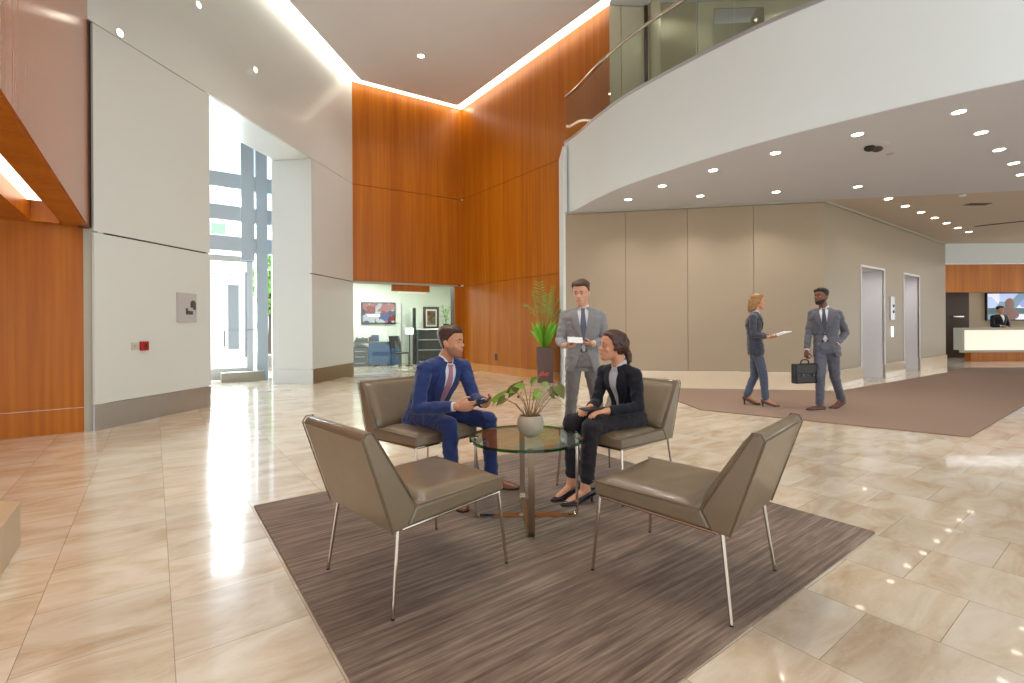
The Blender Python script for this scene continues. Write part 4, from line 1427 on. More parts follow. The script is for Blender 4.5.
def hair_mask(p, style):
    """1 where hair grows, 0 on bare skin, in head space"""
    y = p.y
    if y > .055: zl = .072 if style != 'fem' else .080
    elif y > .012: zl = .072 - (.055 - y) / .043 * .052
    elif y > -.012: zl = -.012
    elif y > -.05: zl = -.012 - (-.012 - y) / .038 * .060
    else: zl = -.078
    if style == 'fem' and y < .03: zl -= .02
    ear = math.exp(-(((y + .006) / .022) ** 2 + ((p.z + .010) / .032) ** 2)) if abs(p.x) > .055 else 0
    m = ss(zl - .006, zl + .006, p.z)
    return m * (1 - ss(.35, .6, ear)) if style != 'fem' else m


def beard_mask(p):
    if p.y < -.005: return 0
    m = ss(-.050, -.060, -p.z * -1) if False else 0
    low = ss(-.030 - .3 * max(0, p.y - .02), -.052 - .25 * max(0, p.y - .02), p.z) if False else (1 if p.z < -.040 - .32 * max(0, p.y - .045) else 0)
    mouth = math.exp(-((p.x / .026) ** 2 + ((p.z + .061) / .011) ** 2)) if p.y > .06 else 0
    return low * (0 if mouth > .5 else 1)


def hand(mb, w, d, pn, th, curl=.5, k=1.0):
    """five-fingered hand: wrist w, pointing d, palm facing pn, thumb on the th side"""
    d = V(d).normalized(); pn = V(pn); pn = (pn - d * pn.dot(d)).normalized()
    s = d.cross(pn)
    if s.dot(V(th)) < 0: s = -s
    w = V(w)
    mb.tube([w - d * .03 * k, w, w + d * .03 * k, w + d * .065 * k, w + d * .088 * k], [.026 * k, .027 * k, .038 * k, .041 * k, .036 * k], 12, lat=s,
            ry=[.022 * k, .019 * k, .017 * k, .014 * k, .011 * k])
    for i, (o, L_, r) in enumerate(((.029, .068, .0092), (.010, .076, .0095), (-.010, .071, .0090), (-.028, .056, .0080))):
        p = w + d * (.082 - abs(i - 1.2) * .004) * k + s * o * k
        a = curl * .55 + i * .05; dd = d
        r0 = r * k
        for seg_, f in enumerate((.45, .32, .27)):
            dd = (d * cos(a) + pn * sin(a)).normalized()
            q = p + dd * L_ * f * k
            mb.capsule(p, q, r0, r0 * .92, 8); p = q; r0 *= .92; a += curl * .8
    p = w + d * .025 * k + s * .026 * k
    dd = (s * .75 + d * .6 + pn * .35).normalized()
    q = p + dd * .036 * k; mb.capsule(p, q, .013 * k, .011 * k, 8)
    dd = (s * .25 + d * .85 + pn * (.3 + curl * .4)).normalized()
    q2 = q + dd * .030 * k; mb.capsule(q, q2, .0108 * k, .0095 * k, 8)
    dd = (d * .9 + pn * (.3 + curl * .6) - s * .1).normalized()
    mb.capsule(q2, q2 + dd * .024 * k, .0095 * k, .0075 * k, 8)
    return mb


def shoe(ank, d, parent, org, mat, lift=0., heel=0., low=True, k=1., floor=RT, skin_mb=None, kind='shoe'):
    d = V(d); d.z = 0; d.normalize(); s = V((d.y, -d.x, 0))
    h = V((ank.x, ank.y, floor)) - d * .045 * k
    up = lift + heel
    secs = [(-.025, .024, .050, .052), (.0, .034, .062, .060), (.05, .034, .075, .070), (.10, .038, .060, .055), (.15, .045, .046, .04), (.20, .046, .036, .03), (.245, .036, .028, .022), (.272, .016, .018, .014)]
    rs = []; sl = []
    for x, w, ht, _ in secs:
        q = max(0, 1 - (x + .02) / .19)
        zb = up * (q ** 1.15)
        if low and x < .12: ht *= .72
        if heel: w *= .82; ht *= .80
        ring = []
        for i in range(14):
            a = 2 * pi * i / 14
            cz = sin(a); cx = cos(a)
            zz = (ht * (cz if cz > 0 else 0)) + .012
            if cz <= 0: zz = .012 + .006 * cz
            ring.append(h + d * (x * k) + s * (cx * w * k * (1 if cz < .5 else .96)) + UP * (zb + zz * k))
        rs.append(ring)
        sl.append([h + d * (x * k * 1.01) + s * (a * (w + .003) * k) + UP * (zb + b * k) for a, b in ((-1, .001), (1, .001), (1, .013), (-1, .013))])
    me = MB().rings(rs).mesh(kind, True, 60)
    o = put(kind, me, mat, parent, org)
    put('sole', MB().rings(sl).mesh('sole', True, 40), M['solemat'], o, V(org)); o2 = o
    if heel:
        hp = h + d * .0
        put('heel', MB().tube([hp + UP * (up + .006), hp + UP * .03 + d * .004, hp + UP * .0], [.020 * k, .011 * k, .010 * k], 10).mesh('heel'), M['solemat'], o, V(org))
    elif not lift:
        put('heel', MB().tube([h + d * .012 + UP * .016, h + d * .012], [.03 * k, .03 * k], 12).mesh('heel'), M['solemat'], o, V(org))
    return o


def fix_child(o, parent):
    o.parent = parent


M['solemat'] = simple('shoe_sole', (40, 30, 24), .6)
M['eyewhite'] = simple('eye_white', (172, 158, 148), .3)
M['iris'] = simple('dark_iris', (50, 34, 24), .3)
M['lips_f'] = simple('lips_rose', (176, 92, 82), .5)
M['lips_m'] = simple('lips_natural', (172, 106, 90), .5)
M['lips_d'] = simple('lips_brown', (120, 66, 54), .5)


def person(name, label, J, head, skin, jacket, trous, hair, shirt, fem=False, tie=None, k=1., vox=.0055, beard=None, shoes=None, lips='lips_m',
           base=None, vend=.30, hem=-.27, heel=0., lifts=(0, 0), curlR=.5, curlL=.5, handR=None, handL=None, toeR=None, toeL=None, floor=RT,
           sleeves=1., shape=1., hairfn=None, collar=True, group=None, buttons=1, tr_r=1., hk=1., opened=False):
    t = thing(name, label, 'person', base, 0, group)
    org = V(base)
    g = {a: V(b) for a, b in J.items()}
    Rs = (g['shR'] - g['shL']).normalized(); Rh = (g['hipR'] - g['hipL']).normalized()
    sp0, sp1 = g['pelvis'], g['neck']
    U = (sp1 - sp0).normalized(); TL = (sp1 - sp0).length

    def frame(q):
        R = (Rh.lerp(Rs, max(0, min(1, q)))).normalized()
        Fd = U.cross(R).normalized(); R = Fd.cross(U).normalized()
        c = sp0.lerp(sp1, q) - Fd * (.02 * sin(pi * max(0, min(1, q))))
        return c, R, Fd
    W = (.90 if fem else 1.) * k * shape

    def torso(mb, rings, grow=0.):
        rs = []
        for q, rx, ry in rings:
            c, R, Fd = frame(q)
            ring = []
            for i in range(28):
                a = 2 * pi * i / 28
                ca, sa = cos(a), sin(a)
                ex = .82
                X = abs(ca) ** ex * (1 if ca > 0 else -1); Y = abs(sa) ** ex * (1 if sa > 0 else -1)
                ring.append(c + R * (X * (rx * W + grow)) + Fd * (Y * (ry * W + grow)))
            rs.append(ring)
        return mb.rings(rs)
    if fem:
        TR = [(hem, .172, .128), (-.10, .178, .134), (.06, .170, .128), (.30, .140, .108), (.50, .148, .118), (.68, .168, .138), (.82, .178, .118), (.915, .146, .088), (.965, .084, .066), (1.0, .058, .052)]
    else:
        TR = [(hem, .180, .135), (-.12, .176, .136), (.04, .168, .130), (.28, .158, .122), (.5, .172, .130), (.68, .190, .137), (.83, .196, .120), (.925, .156, .092), (.97, .090, .074), (1.0, .064, .060)]
    # ---- the body itself: one continuous surface under the clothes
    B = MB()
    torso(B, [(q, rx * .86, ry * .84) for q, rx, ry in TR if q > -.15])
    B.tube([sp1 - U * .05, sp1.lerp(head['c'], .35), head['c'] - head['f'] * .012 * k - UP * .05 * k], [.060 * k, .054 * k * (.9 if fem else 1.02), .052 * k * (.88 if fem else 1.)], 16)
    for s in 'RL':
        B.capsule(g['sh' + s], g['el' + s], .046 * k, .038 * k); B.capsule(g['el' + s], g['wr' + s], .038 * k, .026 * k)
        B.capsule(g['hip' + s], g['kn' + s], .072 * k, .050 * k); B.capsule(g['kn' + s], g['an' + s], .048 * k, .034 * k)
        td = V(toeR if s == 'R' else toeL); td.z = 0; td.normalize()
        up = heel + lifts[0 if s == 'R' else 1]
        B.capsule(g['an' + s], V((g['an' + s].x, g['an' + s].y, floor + .045 * k + up)) + td * .02, .034 * k, .034 * k)
        B.capsule(V((g['an' + s].x, g['an' + s].y, floor + .04 * k + up)), V((g['an' + s].x, g['an' + s].y, floor + .026 * k)) + td * .15 * k, .028 * k, .020 * k)
        hd = handR if s == 'R' else handL
        hand(B, g['wr' + s], hd[0], hd[1], hd[2], hd[3] if len(hd) > 3 else .5, k * (.92 if fem else 1.))
    # head
    hf = V(head['f']).normalized(); hu = V(head.get('u', UP)); hu = (hu - hf * hu.dot(hf)).normalized(); hr = hf.cross(hu).normalized()
    ks = k * hk * (.97 if fem else 1.)
    HM = Matrix(((hr.x, hf.x, hu.x, 0), (hr.y, hf.y, hu.y, 0), (hr.z, hf.z, hu.z, 0), (0, 0, 0, 1)))
    HM = Matrix.Translation(V(head['c'])) @ HM @ Matrix.Scale(ks, 4)
    HI = HM.inverted()
    hm = head_mb(fem)
    B.add([HM @ p for p in hm.v], hm.f)
    hc = V(head['c'])

    def post(p, n):
        if (p - hc).length < .2:
            return HM @ sock(HI @ p)
        return p
    bm_ = voxel(B, vox, 2, 'body', post)
    body = put('body', bm_, skin, t, org)
    # face
    for s in (-1, 1):
        e = MB().ball(HM @ V((s * .031, .0765, .001)), .0098 * ks, n=12, m=8).mesh('eye'); eo = put('eye', e, M['eyewhite'], t, org)
        e = MB().ball(HM @ V((s * .031, .0812, .001)), .0066 * ks, n=10, m=6).mesh('iris'); put('iris', e, M['iris'], eo, org)
        e = MB().tube([HM @ V((s * .014, .0905, .0215)), HM @ V((s * .030, .0885, .026)), HM @ V((s * .048, .071, .021))], [.0028 * ks, .0036 * ks, .002 * ks], 6).mesh('eyebrow')
        put('eyebrow', e, hair, t, org)
    e = MB().tube([HM @ V((-.021, .0905, -.0605)), HM @ V((0, .0985, -.061)), HM @ V((.021, .0905, -.0605))], [.0018 * ks, .0045 * ks, .0018 * ks], 8).mesh('mouth')
    put('mouth', e, M[lips], t, org)
    # hair, grown from the shape of the head
    hv = voxel(head_mb(fem), .0055, 2, 'hair')
    import bmesh

    def shell(src, fn, nm, mat):
        bm = bmesh.new(); bm.from_mesh(src); bm.verts.ensure_lookup_table(); bm.normal_update()
        keep = {}
        for v in bm.verts:
            m_, off = fn(v.co, v.normal); keep[v.index] = m_
            v.co = v.co + v.normal * off
        dead = [f for f in bm.faces if all(keep[v.index] < .02 for v in f.verts)]
        bmesh.ops.delete(bm, geom=dead, context='FACES')
        me = bpy.data.meshes.new(nm); bm.to_mesh(me); bm.free()
        me.transform(HM); me.shade_smooth()
        return put(nm, me, mat, t, org)
    th_top, th_side = (.017, .006) if not fem else (.018, .014)

    def hf_(p, n):
        m_ = hair_mask(p, 'fem' if fem else 'm')
        tk = th_side + (th_top - th_side) * ss(.03, .09, p.z)
        if not fem and p.y > .03 and p.z > .06: tk += .007
        tk *= .9 + .35 * noise.noise(V((p.x * 40, p.y * 14, p.z * 30)))
        return m_, (tk + .004) * m_ - .004
    ho = shell(hv, hf_, 'hair', hair)
    if beard is not None:
        shell(hv, lambda p, n: ((lambda m_: (m_, .0035 * m_ - .002))(beard_mask(p))), 'beard', beard)
    if hairfn:
        me = hairfn(HM)
        put('hair_lengths', me, hair, t, org)
    # ---- trousers
    T = MB()
    c, R, Fd = frame(.02)
    T.ball(sp0, (.158 * W, .118 * W, .13 * W), (R, Fd, U), 20, 12)
    if not fem: torso(T, [(-.16, .165, .120), (0, .160, .120), (.16, .154, .117)])
    for s in 'RL':
        T.capsule(g['hip' + s], g['kn' + s], .090 * W * tr_r, .064 * k * tr_r, 16)
        T.capsule(g['kn' + s], g['an' + s], .063 * k * tr_r, .050 * k * tr_r, 16)
        dn = (g['an' + s] - g['kn' + s]).normalized()
        hemp = g['an' + s] + dn * (.0 if fem else .03) * k
        T.tube([g['kn' + s].lerp(g['an' + s], .4), hemp - dn * .03 * k, hemp], [.057 * k * tr_r, .054 * k * tr_r, .056 * k * tr_r], 16)
    put('trousers', voxel(T, vox * 1.25, 4, 'trousers', folds(.0065, 16, 3.)), trous, t, org)
    if not fem:
        pass
    # ---- jacket
    K = MB()
    torso(K, TR)
    for s in 'RL':
        sh, el, wr = g['sh' + s], g['el' + s], g['wr' + s]
        K.ball(sh, .064 * W * sleeves); K.capsule(sh, el, .062 * W * sleeves, .050 * W * sleeves, 16)
        cuff = el.lerp(wr, .90)
        K.capsule(el, el.lerp(wr, .6), .050 * W * sleeves, .044 * W, 16)
        K.tube([el.lerp(wr, .3), el.lerp(wr, .7), cuff], [.047 * W * sleeves, .042 * W, .040 * W], 16)
        c_, R_, F_ = frame(.9)
        K.capsule(sp0.lerp(sp1, .93), sh, .075 * W, .058 * W, 14)
    fo = folds(.008, 14, 9.)
    vE_ = vend * k + .03

    def cut(p, n):
        p = fo(p, n)
        q = (p - sp0).dot(U) / TL; c, R, Fd = frame(q); v = (1 - q) * TL
        if opened and v > vE_ and (p - c).dot(Fd) > .02:
            hw = .008 + (v - vE_) * .34
            m_ = 1 - ss(hw - .008, hw + .006, abs((p - c).dot(R)))
            p -= Fd * (.060 * m_)
        return p
    put('jacket', voxel(K, vox * 1.25, 3, 'jacket', cut), jacket, t, org)
    S2 = MB(); torso(S2, [(q, rx * .90, ry * .88) for q, rx, ry in TR if .0 < q < .95])
    put('shirt', S2.mesh('shirt', True, 60), shirt, t, org)
    if opened:
        S2 = MB(); torso(S2, [(.14, .160 * .97, .123 * .97), (.20, .157 * .97, .122 * .97)]); put('belt', S2.mesh('belt', True, 60), M['blackleather'], t, org)
        put('belt_buckle', MB().ball(frame(.17)[0] + frame(.17)[2] * .122 * W, (.02, .006, .016), (R, Fd, U)).mesh('belt_buckle'), M['steel'], t, org)
    for s in 'RL':
        el, wr = g['el' + s], g['wr' + s]
        if not fem:
            put('shirt_cuff', MB().tube([el.lerp(wr, .80), el.lerp(wr, .955)], [.034 * k, .0335 * k], 14).mesh('shirt_cuff'), shirt, t, org)
    # ---- shirt front, tie and lapels laid on the chest
    TB = MB(); torso(TB, TR, .002)
    for s in 'RL': TB.capsule(sp0.lerp(sp1, .93), g['sh' + s], .075 * W, .058 * W, 14)
    bvh = BVHTree.FromPolygons([tuple(p) for p in TB.v], TB.f)

    def onchest(u, v, off):
        q = 1 - v / TL
        c, R, Fd = frame(q)
        o_ = c + R * u + Fd * .5
        h_ = bvh.ray_cast(o_, -Fd, 1.0)
        p = h_[0] if h_[0] is not None else c + R * u + Fd * .08
        return p + Fd * off, Fd

    def strip(nm, fn, v0, v1, off, mat, cols=6, rows=16, th=.004):
        m_ = MB(); g0 = []; g1 = []
        for j in range(rows + 1):
            v = v0 + (v1 - v0) * j / rows
            a, b_ = fn(v); r0 = []; r1 = []
            for i in range(cols + 1):
                p, Fd = onchest(a + (b_ - a) * i / cols, v, off)
                r0.append(p); r1.append(p - Fd * (th + off))
            g0.append(r0); g1.append(r1)
        vs = [p for r in g0 for p in r] + [p for r in g1 for p in r]; C_ = cols + 1; N_ = C_ * (rows + 1)
        fs = []
        for j in range(rows):
            for i in range(cols):
                a = j * C_ + i
                fs.append((a, a + 1, a + 1 + C_, a + C_)); fs.append((N_ + a + C_, N_ + a + 1 + C_, N_ + a + 1, N_ + a))
            for i, sgn in ((0, 1), (cols, -1)):
                a = j * C_ + i
                q_ = (a, a + C_, N_ + a + C_, N_ + a)
                fs.append(q_ if sgn > 0 else tuple(reversed(q_)))
        for j in (0, rows):
            for i in range(cols):
                a = j * C_ + i; fs.append((a, N_ + a, N_ + a + 1, a + 1))
        m_.add(vs, fs)
        me = m_.mesh(nm, True, 50)
        bm = bmesh.new(); bm.from_mesh(me); bmesh.ops.recalc_face_normals(bm, faces=bm.faces); bm.to_mesh(me); bm.free()
        return put(nm, me, mat, t, org)
    v0 = -.004 * k; vE = vend * k; hwid = (.046 if fem else .058) * k

    def w_(v): return hwid * max(0, 1 - (v - v0) / (vE - v0)) ** .9 * min(1, .55 + (v - v0) / .07) + .004
    strip('shirt_front', lambda v: (-w_(v) - .004, w_(v) + .004), v0, vE, .0065, shirt)
    if tie is not None:
        def tw(v):
            x = (v - v0)
            a = .014 + .010 * math.exp(-(x / .018) ** 2) + .018 * min(1, x / .2)
            return (-a * k, a * k)
        strip('tie', tw, v0 + .004, vE - .012, .013, tie, 4, 14)

    def lw(v):
        x = (v - v0) / (vE - v0)
        return (.020 + .050 * sin(pi * min(1, x * 1.15 + .05)) * (1 if x < .5 else 1)) * k * (1 if x < .9 else max(.2, (1 - x) * 10))
    for s in (-1, 1):
        strip('lapel', lambda v, s=s: ((w_(v)) * s, (w_(v) + lw(v)) * s), v0 - .012 * k, vE, .0150, M_lapel(jacket), 4, 16, .008)
    if buttons:
        for b_i in range(buttons):
            p, Fd = onchest(.004, vE + .012 + .10 * b_i, .008)
            put('button', MB().tube([p - Fd * .006, p + Fd * .004], .010 * k, 12).mesh('button'), M['black'], t, org)
    if collar:
        c, R, Fd = frame(1.0)
        for s in (-1, 1):
            nk = sp1 + U * .022
            pts = [nk - Fd * .056 * k, nk + R * s * .042 * k - Fd * .036 * k, nk + R * s * .056 * k + Fd * .006 * k, nk + R * s * .036 * k + Fd * .046 * k - U * .014 * k, nk + R * s * .012 * k + Fd * .070 * k - U * .040 * k]
            put('shirt_collar', MB().tube(pts, [.008 * k] * 5, 10, lat=U, ry=[.006 * k] * 5).mesh('c') if False else MB().tube(pts, [.024 * k, .024 * k, .023 * k, .021 * k, .010 * k], 10, lat=U, ry=.006 * k).mesh('shirt_collar'), shirt, t, org)
    # shoes
    for s, lf, td in (('R', lifts[0], toeR), ('L', lifts[1], toeL)):
        shoe(g['an' + s], td, t, org, shoes, lf, heel, not heel, k * (.9 if fem else 1.), floor, kind='shoe')
    return t


_lap = {}


def M_lapel(mat):
    return mat


def fabric(name, rgb, rough=.8, sheen=.25, sc_=180, amt=.16):
    return simple(name, rgb, rough, nscale=sc_, namt=amt, spec=.25, sheen=sheen, bump=.15)


M['skin1'] = simple('light_skin', (214, 160, 130), .5, nscale=20, namt=.05)
M['skin2'] = simple('tanned_skin', (202, 142, 108), .5, nscale=20, namt=.05)
M['skin3'] = simple('deep_brown_skin', (112, 70, 50), .45, nscale=20, namt=.06)
M['skin4'] = simple('warm_skin', (208, 148, 114), .5, nscale=20, namt=.05)
M['hair_b'] = simple('dark_brown_hair', (66, 42, 28), .45, nscale=60, namt=.35, bump=.5)
M['hair_m'] = simple('brown_hair', (78, 52, 34), .45, nscale=60, namt=.35, bump=.5)
M['hair_k'] = simple('black_hair', (20, 16, 15), .6, nscale=60, namt=.3, bump=.5)
M['hair_y'] = simple('honey_blonde_hair', (150, 112, 68), .45, nscale=50, namt=.3, bump=.5)
M['hair_r'] = simple('auburn_brown_hair', (66, 36, 26), .4, nscale=60, namt=.35, bump=.5)
M['stubble'] = simple('brown_stubble', (164, 112, 86), .7, nscale=120, namt=.4)
M['beard_k'] = simple('black_short_beard', (40, 26, 20), .8, nscale=120, namt=.4)
M['suit_blue'] = fabric('royal_navy_suit', (38, 56, 108))
M['suit_blue_t'] = fabric('royal_navy_trousers', (36, 52, 102))
M['suit_grey'] = fabric('mid_grey_suit', (138, 138, 138))
M['suit_grey_t'] = fabric('mid_grey_trousers', (122, 118, 116))
M['suit_slate'] = fabric('slate_grey_suit', (92, 94, 104))
M['suit_slate_t'] = fabric('slate_grey_trousers', (94, 98, 112))
M['suit_char'] = fabric('charcoal_womens_suit', (62, 66, 78))
M['suit_char_t'] = fabric('blue_grey_trousers', (80, 90, 110))
M['suit_dark'] = fabric('near_black_blazer', (26, 27, 36), sheen=.08)
M['suit_dark_t'] = fabric('dark_plum_grey_trousers', (40, 37, 42), sheen=.08)
M['suit_black'] = fabric('black_uniform', (24, 24, 26))
M['shirt'] = simple('white_shirt', (226, 228, 234), .7)
M['blouse'] = simple('pale_grey_blouse', (196, 200, 206), .6, nscale=30, namt=.12)
M['tie_pink'] = simple('dusty_pink_tie', (176, 128, 142), .5, nscale=80, namt=.15)
M['tie_slate'] = simple('slate_blue_tie', (84, 92, 112), .5, nscale=80, namt=.15)
M['tie_navy'] = simple('dark_slate_tie', (62, 66, 84), .5, nscale=80, namt=.15)
M['shoe_br'] = simple('brown_shoe_leather', (128, 78, 54), .3)
M['shoe_dbr'] = simple('dark_brown_shoe_leather', (92, 56, 42), .3)
M['shoe_bk'] = simple('black_shoe_leather', (24, 20, 22), .25)

# seated man in blue
J = dict(pelvis=(-.70, 3.93, .565), neck=(-.525, 3.80, 1.005),
         shR=(-.665, 3.655, .945), shL=(-.40, 3.93, .945),
         elR=(-.70, 3.58, .665), wrR=(-.40, 3.465, .695), elL=(-.30, 3.82, .70), wrL=(-.205, 3.60, .70),
         hipR=(-.755, 3.865, .56), hipL=(-.640, 3.985, .56), knR=(-.465, 3.555, .545), knL=(-.185, 3.80, .535),
         anR=(-.435, 3.46, .13), anL=(-.17, 3.80, .13))
person('person', 'man in a bright navy blue suit and pink tie sitting and holding a phone', J,
       dict(c=V((-.475, 3.765, 1.148)), f=V((.93, -.36, -.02))), M['skin2'], M['suit_blue'], M['suit_blue_t'], M['hair_b'], M['shirt'],
       tie=M['tie_pink'], beard=M['stubble'], shoes=M['shoe_br'], base=(-.70, 3.93, .0), vend=.42, hem=-.22, k=1.0, hk=1.04, vox=.005,
       handR=((.92, .05, .0), (0, .95, .15), (0, 0, 1), .45), handL=((.35, -.9, .05), (-.7, -.1, .5), (0, 0, 1), .7),
       toeR=(.5, -.85, 0), toeL=(.93, -.35, 0))
t_ = thing('smartphone', 'dark smartphone in the hands of the man in blue', 'phone', (-.225, 3.485, .725))
Mx = Matrix.Rotation(-.35, 4, 'Z') @ Matrix.Rotation(.35, 4, 'X') @ Matrix.Rotation(-.30, 4, 'Y')
MB().box((-.075, -.036, -.004), (.075, .036, .004), Mx).build('case', M['black'], t_, bevel=.003, smooth=False)
MB().box((-.070, -.033, .004), (.070, .033, .0048), Mx).build('screen', simple('phone_screen', (40, 46, 58), .08), t_, smooth=False)


# seated woman
def ponytail(HM):
    m = MB()
    m.ball(HM @ V((0, -.112, -.03)), .034)
    m.tube([HM @ V(p) for p in ((0, -.11, -.03), (0, -.135, -.06), (.0, -.14, -.11), (0, -.125, -.16))], [.026, .030, .026, .008], 12)
    m.ball(HM @ V((0, -.05, .02)), .088)
    return voxel(m, .006, 3, 'hair_lengths', folds(.006, 40))


J = dict(pelvis=(.905, 3.81, .56), neck=(.832, 3.755, .955),
         shR=(.735, 3.885, .895), shL=(.925, 3.64, .895),
         elR=(.66, 3.80, .665), wrR=(.575, 3.60, .66), elL=(.93, 3.56, .665), wrL=(.67, 3.47, .655),
         hipR=(.85, 3.88, .55), hipL=(.96, 3.74, .55), knR=(.435, 3.60, .55), knL=(.555, 3.445, .55),
         anR=(.44, 3.56, .19), anL=(.525, 3.43, .19))
person('person', 'dark-haired woman in a near-black trouser suit sitting with hands on her lap', J,
       dict(c=V((.775, 3.735, 1.110)), f=V((-.98, -.20, .05))), M['skin4'], M['suit_dark'], M['suit_dark_t'], M['hair_r'], M['blouse'], fem=True,
       shoes=M['shoe_bk'], base=(.925, 3.83, 0), vend=.37, hem=-.22, heel=.055, k=.97, hk=1.05, lips='lips_f', vox=.005, hairfn=ponytail,
       handR=((-.6, -.8, -.12), (0, 0, -1), (-.7, .6, 0), .35), handL=((-.95, -.25, -.1), (0, 0, -1), (-.3, .9, 0), .35),
       toeR=(-.8, -.55, 0), toeL=(-.95, -.3, 0), collar=True, tr_r=1.05)
t_ = thing('smartphone', 'dark phone lying under the hands of the seated woman', 'phone', (.56, 3.50, .668))
Mx = Matrix.Rotation(.5, 4, 'Z') @ Matrix.Rotation(.1, 4, 'X')
MB().box((-.075, -.036, -.004), (.075, .036, .004), Mx).build('case', M['black'], t_, bevel=.003, smooth=False)
MB().box((-.070, -.033, .004), (.070, .033, .0048), Mx).build('screen', M['iris'], t_, smooth=False)

# standing man in grey
Y_ = 5.2
J = dict(pelvis=at(582, 358, Y_), neck=at(583, 308.5, Y_), shR=at(566, 316, Y_ + .05), shL=at(600, 316.5, Y_ + .0),
         elR=at(560, 341, Y_ + .0), wrR=at(565, 346, Y_ - .24), elL=at(606, 341, Y_ - .02), wrL=at(592, 344, Y_ - .22),
         hipR=at(574, 359, Y_), hipL=at(590, 359, Y_), knR=at(571, 399, Y_ - .03), knL=at(596, 399, Y_ - .02), anR=at(568, 433, Y_), anL=at(603, 433, Y_))
person('person', 'man in a mid-grey suit standing behind the table and reading a paper', J,
       dict(c=at(581.5, 292.5, Y_ - .04), f=V((-.42, -.88, -.20))), M['skin1'], M['suit_grey'], M['suit_grey_t'], M['hair_m'], M['shirt'],
       tie=M['tie_slate'], shoes=M['shoe_bk'], base=(J['pelvis'].x, Y_, 0), opened=True, vend=.34, hem=-.26, k=1.04, hk=1.08, floor=0.0,
       handR=((.45, -.35, -.05), (.0, .2, 1), (0, -1, .3), .7), handL=((-.85, -.2, .08), (0, .2, 1), (0, -1, .3), .5),
       toeR=(-.35, -.9, 0), toeL=(.2, -.95, 0))
pc = at(575, 340, Y_ - .36)
t_ = thing('sheet_of_paper', 'folded white paper held by the standing man in grey', 'paper', pc)
Mx = Matrix.Rotation(-.1, 4, 'Z') @ Matrix.Rotation(.5, 4, 'X') @ Matrix.Rotation(.06, 4, 'Y')
MB().box((-.075, -.055, -.002), (.075, .055, .002), Mx).build('sheet', M['paper'], t_, smooth=False)
MB().box((-.073, -.053, .002), (.0, .053, .006), Mx @ Matrix.Rotation(-.06, 4, 'Y')).build('folded_leaf', M['paper'], t_, smooth=False)


# walking woman
def long_hair(HM):
    m = MB()
    for x, y, r in ((-.045, -.07, .036), (0, -.09, .042), (.045, -.07, .036), (-.062, -.035, .024), (.062, -.035, .024)):
        m.tube([HM @ V(p) for p in ((x, y, .03), (x * 1.15, y - .01, -.05), (x * 1.1, y - .025, -.12), (x * .8, y - .035, -.165))], [r, r * 1.05, r * .8, r * .3], 12)
    return voxel(m, .006, 3, 'hair_lengths', folds(.007, 40))


Y_ = 7.5
J = dict(pelvis=at(755.5, 347, Y_), neck=at(754.5, 312.5, Y_), shR=at(753, 317.5, Y_ - .17), shL=at(755, 317.5, Y_ + .17),
         elR=at(753, 334.5, Y_ - .22), wrR=at(767, 337, Y_ - .17), elL=at(757, 334, Y_ + .18), wrL=at(770, 337, Y_ + .02),
         hipR=at(756, 348, Y_ - .055), hipL=at(755, 348, Y_ + .055), knR=at(763, 375, Y_ - .07), knL=at(754.5, 375, Y_ + .10),
         anR=at(765, 397.5, Y_ - .07), anL=at(746.5, 394.5, Y_ + .12))
person('person', 'blonde woman in a charcoal suit walking with papers in her hands', J,
       dict(c=at(758, 301.7, Y_), f=V((.98, -.18, -.03))), M['skin4'], M['suit_char'], M['suit_char_t'], M['hair_y'], M['blouse'], fem=True,
       shoes=M['shoe_dbr'], base=(J['pelvis'].x, Y_, 0), vend=.26, hem=-.22, heel=.06, k=1.0, hk=1.04, lips='lips_f', hairfn=long_hair, floor=.012,
       handR=((.93, .3, .0), (-.1, .3, 1), (0, -.3, 1), .5), handL=((.93, -.3, .0), (0, -.3, 1), (0, .3, 1), .5), lifts=(0, .03),
       toeR=(1, -.12, 0), toeL=(1, -.1, 0))
pc = at(781, 333.5, Y_ - .08)
t_ = thing('document_tablet', 'thin white tablet of papers held out by the blonde woman', 'document', pc)
Mx = Matrix.Rotation(.05, 4, 'Z') @ Matrix.Rotation(-.28, 4, 'Y')
MB().box((-.12, -.09, -.004), (.12, .09, .004), Mx).build('clipboard', M['paper'], t_, smooth=False, bevel=.002)
MB().box((-.112, -.082, .004), (.112, .082, .006), Mx).build('sheet', simple('page_grey', (206, 210, 214), .6), t_, smooth=False)

